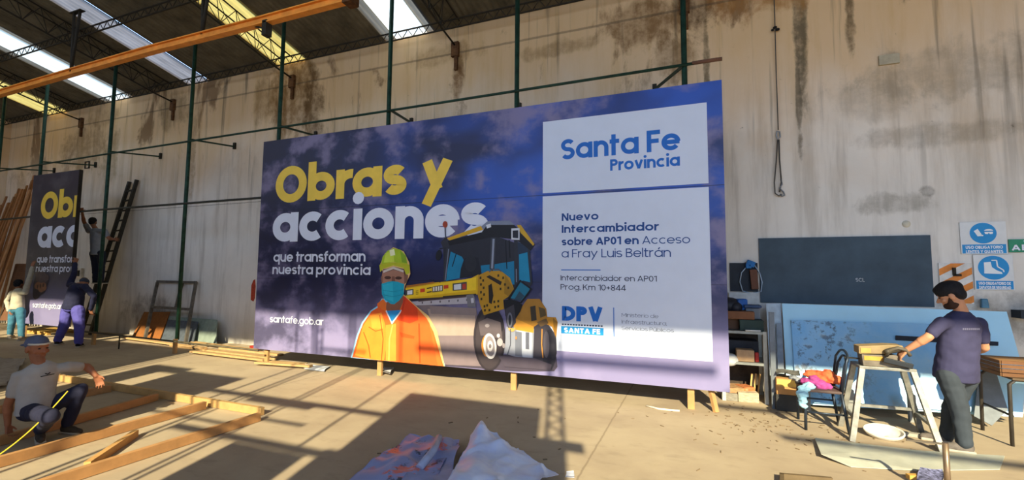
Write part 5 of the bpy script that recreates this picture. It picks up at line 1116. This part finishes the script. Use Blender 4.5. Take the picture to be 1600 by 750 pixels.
b = MB(); b.prism([(1.635, zt), (2.03, zt), (2.03, zt+.04), (1.93, zt+.13), (1.625, zt+.12)], (1, 0, 0), (0, 0, 1), (0, 6.06, 0), .16, (0, 1, 0)); part(b, 'housing', SG, r, .006)
b = MB(); b.prism([(1.60, zt+.125), (1.85, zt+.14), (2.0, zt+.2), (1.98, zt+.235), (1.86, zt+.235), (1.60, zt+.205)], (1, 0, 0), (0, 0, 1), (0, 6.05, 0), .18, (0, 1, 0)); part(b, 'upper_guard', M('#927d58', .6), r, .006)
b = MB(); b.box((1.73, 6.057, zt+.085), (.17, .006, .045)); part(b, 'yellow_label', M('#c4923c', .6), r)
b = MB(); b.box((1.66, 6.047, zt+.165), (.09, .006, .05)); part(b, 'yellow_label', M('#b8954e', .6), r)
b = MB(); b.tube([(1.83, 6.03, zt+.12), (1.86, 6.0, zt+.19), (1.92, 5.99, zt+.215), (1.99, 6.0, zt+.20), (2.03, 6.02, zt+.14)], .018, 8); part(b, 'handle', M('#5a5346', .6), r)
b = MB(); b.cap((1.84, 6.02, zt+.17), (1.93, 6.02, zt+.20), .03, .03); part(b, 'motor', M('#4a453c', .5, .3), r)
b = MB(); b.bar((1.80, 6.02, zt+.085), (2.04, 6.0, zt+.035), .045, .05); part(b, 'grip', M('#20242a', .6), r, .006); b = MB(); b.bar((1.5, 6.2, zt+.06), (1.64, 6.15, zt+.06), .02, .015); part(b, 'side_bar', IRON, r)
b = MB(); a, c = fl(1372, 672, .02), fl(1448, 682, .02); b.bar(a, c, .07, .035); one(b, 'grey_plank', M('#a39e90', .8), 'grey plank lying on the floor beneath the trestle', 'plank')
b = MB(); c = fl(1382, 684)
nu, nv = 20, 7; vs = []
for j in range(nv+1):
    th = pi/2*j/nv
    for i in range(nu): a = 2*pi*i/nu; vs.append(Vector((.17*cos(a)*sin(th)**.8, .11*sin(a)*sin(th)**.8, -.075*cos(th)+.075)))
R_ = rotz(-.5) @ Matrix.Rotation(.35, 3, 'X'); zmin = min((R_ @ p).z for p in vs)
b.add([c+(R_ @ p)-Vector((0, 0, zmin)) for p in vs], [(j*nu+i, (j+1)*nu+i, (j+1)*nu+(i+1) % nu, j*nu+(i+1) % nu) for j in range(nv) for i in range(nu)], True)
o = one(b, 'white_dish', M('#e2dccb', .6), 'white shallow plastic shell lying on the floor under the trestle', 'dish'); sl = o.modifiers.new('s', 'SOLIDIFY'); sl.thickness = .012
b = MB(); q = [fl(1273, 684, .03), fl(1283, 709, .05), fl(1330, 729, .012), fl(1440, 735, .012), fl(1562, 733, .012), fl(1570, 712, .012), fl(1440, 704, .012), fl(1340, 692, .012)]
k = len(q); b.add(q+[p-Vector((0, 0, .006)) for p in q], [list(range(k)), list(range(k, 2*k))[::-1]]+[(i, (i+1) % k, k+(i+1) % k, k+i) for i in range(k)])
one(b, 'floor_sheet', M('#c2c3b2', .5, .1, .08, 5), 'thin grey metal sheet lying flat on the floor in front of the trestle', 'sheet')
# steel tube at the bottom right, cloth and wood near it
YS = 4.6; p0 = at(1477, 692, YS); r = empty('steel_tube', (p0.x, YS, 0), 'thin rusty steel tube standing at the bottom edge in front of the man', 'tube'); b = MB(); b.tube([(p0.x, YS, 0), (p0.x, YS, p0.z)], .020, 10); part(b, 'shaft', M('#8a7660', .4, .6, .25), r)
b = MB(); b.bar((p0.x-.24, YS, p0.z-.01), (p0.x+.02, YS, p0.z-.01), .012, .012); part(b, 'top_bar', M('#6b6254', .5, .5), r)
b = MB(); b.box((p0.x, YS, .006), (.14, .14, .012)); part(b, 'foot_plate', M('#6b6254', .5, .5), r)
c = fl(1260, 752); b = MB(); b.bar(fl(1219, 745, .03), fl(1300, 752, .03), .03, .06); b.bar(fl(1222, 745, .03), fl(1222, 775, .03), .03, .06); b.box(fl(1262, 765, .012), (.3, .2, .02)); one(b, 'wooden_tray', wood('#6b5a40'), 'corner of a shallow wooden tray at the bottom edge right of centre', 'tray')
b = MB(); vs, fs = crumple([fl(1432, 765), fl(1474, 765), fl(1470, 742), fl(1436, 741)], .01, .08, 10, 17); b.add(vs, fs, True); one(b, 'patterned_cloth', M('#6e7090', .9, 0, .7, 40), 'grey speckled cloth at the bottom edge beside the steel tube', 'cloth')
b = MB(); b.box(fl(1428, 745, .02), (.1, .05, .04), rotz(.3)); one(b, 'offcut', wood('#d0a050'), 'small yellow wood offcut left of the speckled cloth', 'offcut', bevel=.003)
# bench with wooden boxes at the right edge
r = empty('work_table', (3.35, 6.45, 0), 'dark steel table with rusty legs at the right edge', 'table'); zt2 = .67; x0 = at(1575, 600, 6.42).x
b = MB(); b.tube([(x0, 6.42, 0), (x0+.01, 6.42, zt2-.05), (x0+.06, 6.42, zt2), (x0+.8, 6.42, zt2)], .018, 8); part(b, 'leg', M('#4a453f', .5, .4), r)
b = MB(); b.tube([(x0, 6.95, 0), (x0+.01, 6.95, zt2-.05), (x0+.06, 6.95, zt2), (x0+.8, 6.95, zt2)], .018, 8); part(b, 'leg', M('#4a453f', .5, .4), r)
b = MB(); b.box((x0+.42, 6.68, zt2+.01), (.8, .6, .02)); part(b, 'table_top', M('#5a4a38', .7), r)
b = MB(); b.tube([(x0+.02, 6.42, .3), (x0+.02, 6.95, .3)], .012, 6); part(b, 'stretcher', M('#4a453f', .5, .4), r)
r = empty('wooden_crate', (x0+.25, 6.6, zt2+.02), 'brown slatted wooden crate on the steel table at the right edge', 'crate')
for k in range(4): b = MB(); b.box((x0+.3, 6.45, zt2+.04+.042*k), (.66, .02, .034)); part(b, 'slat', wood('#6f4c30'), r)
for k in range(4): b = MB(); b.box((x0-.03, 6.66, zt2+.04+.042*k), (.02, .42, .034)); part(b, 'slat', wood('#86603c'), r)
b = MB(); b.box((x0+.3, 6.66, zt2+.17), (.64, .4, .02)); part(b, 'lid', wood('#a67c4c'), r)
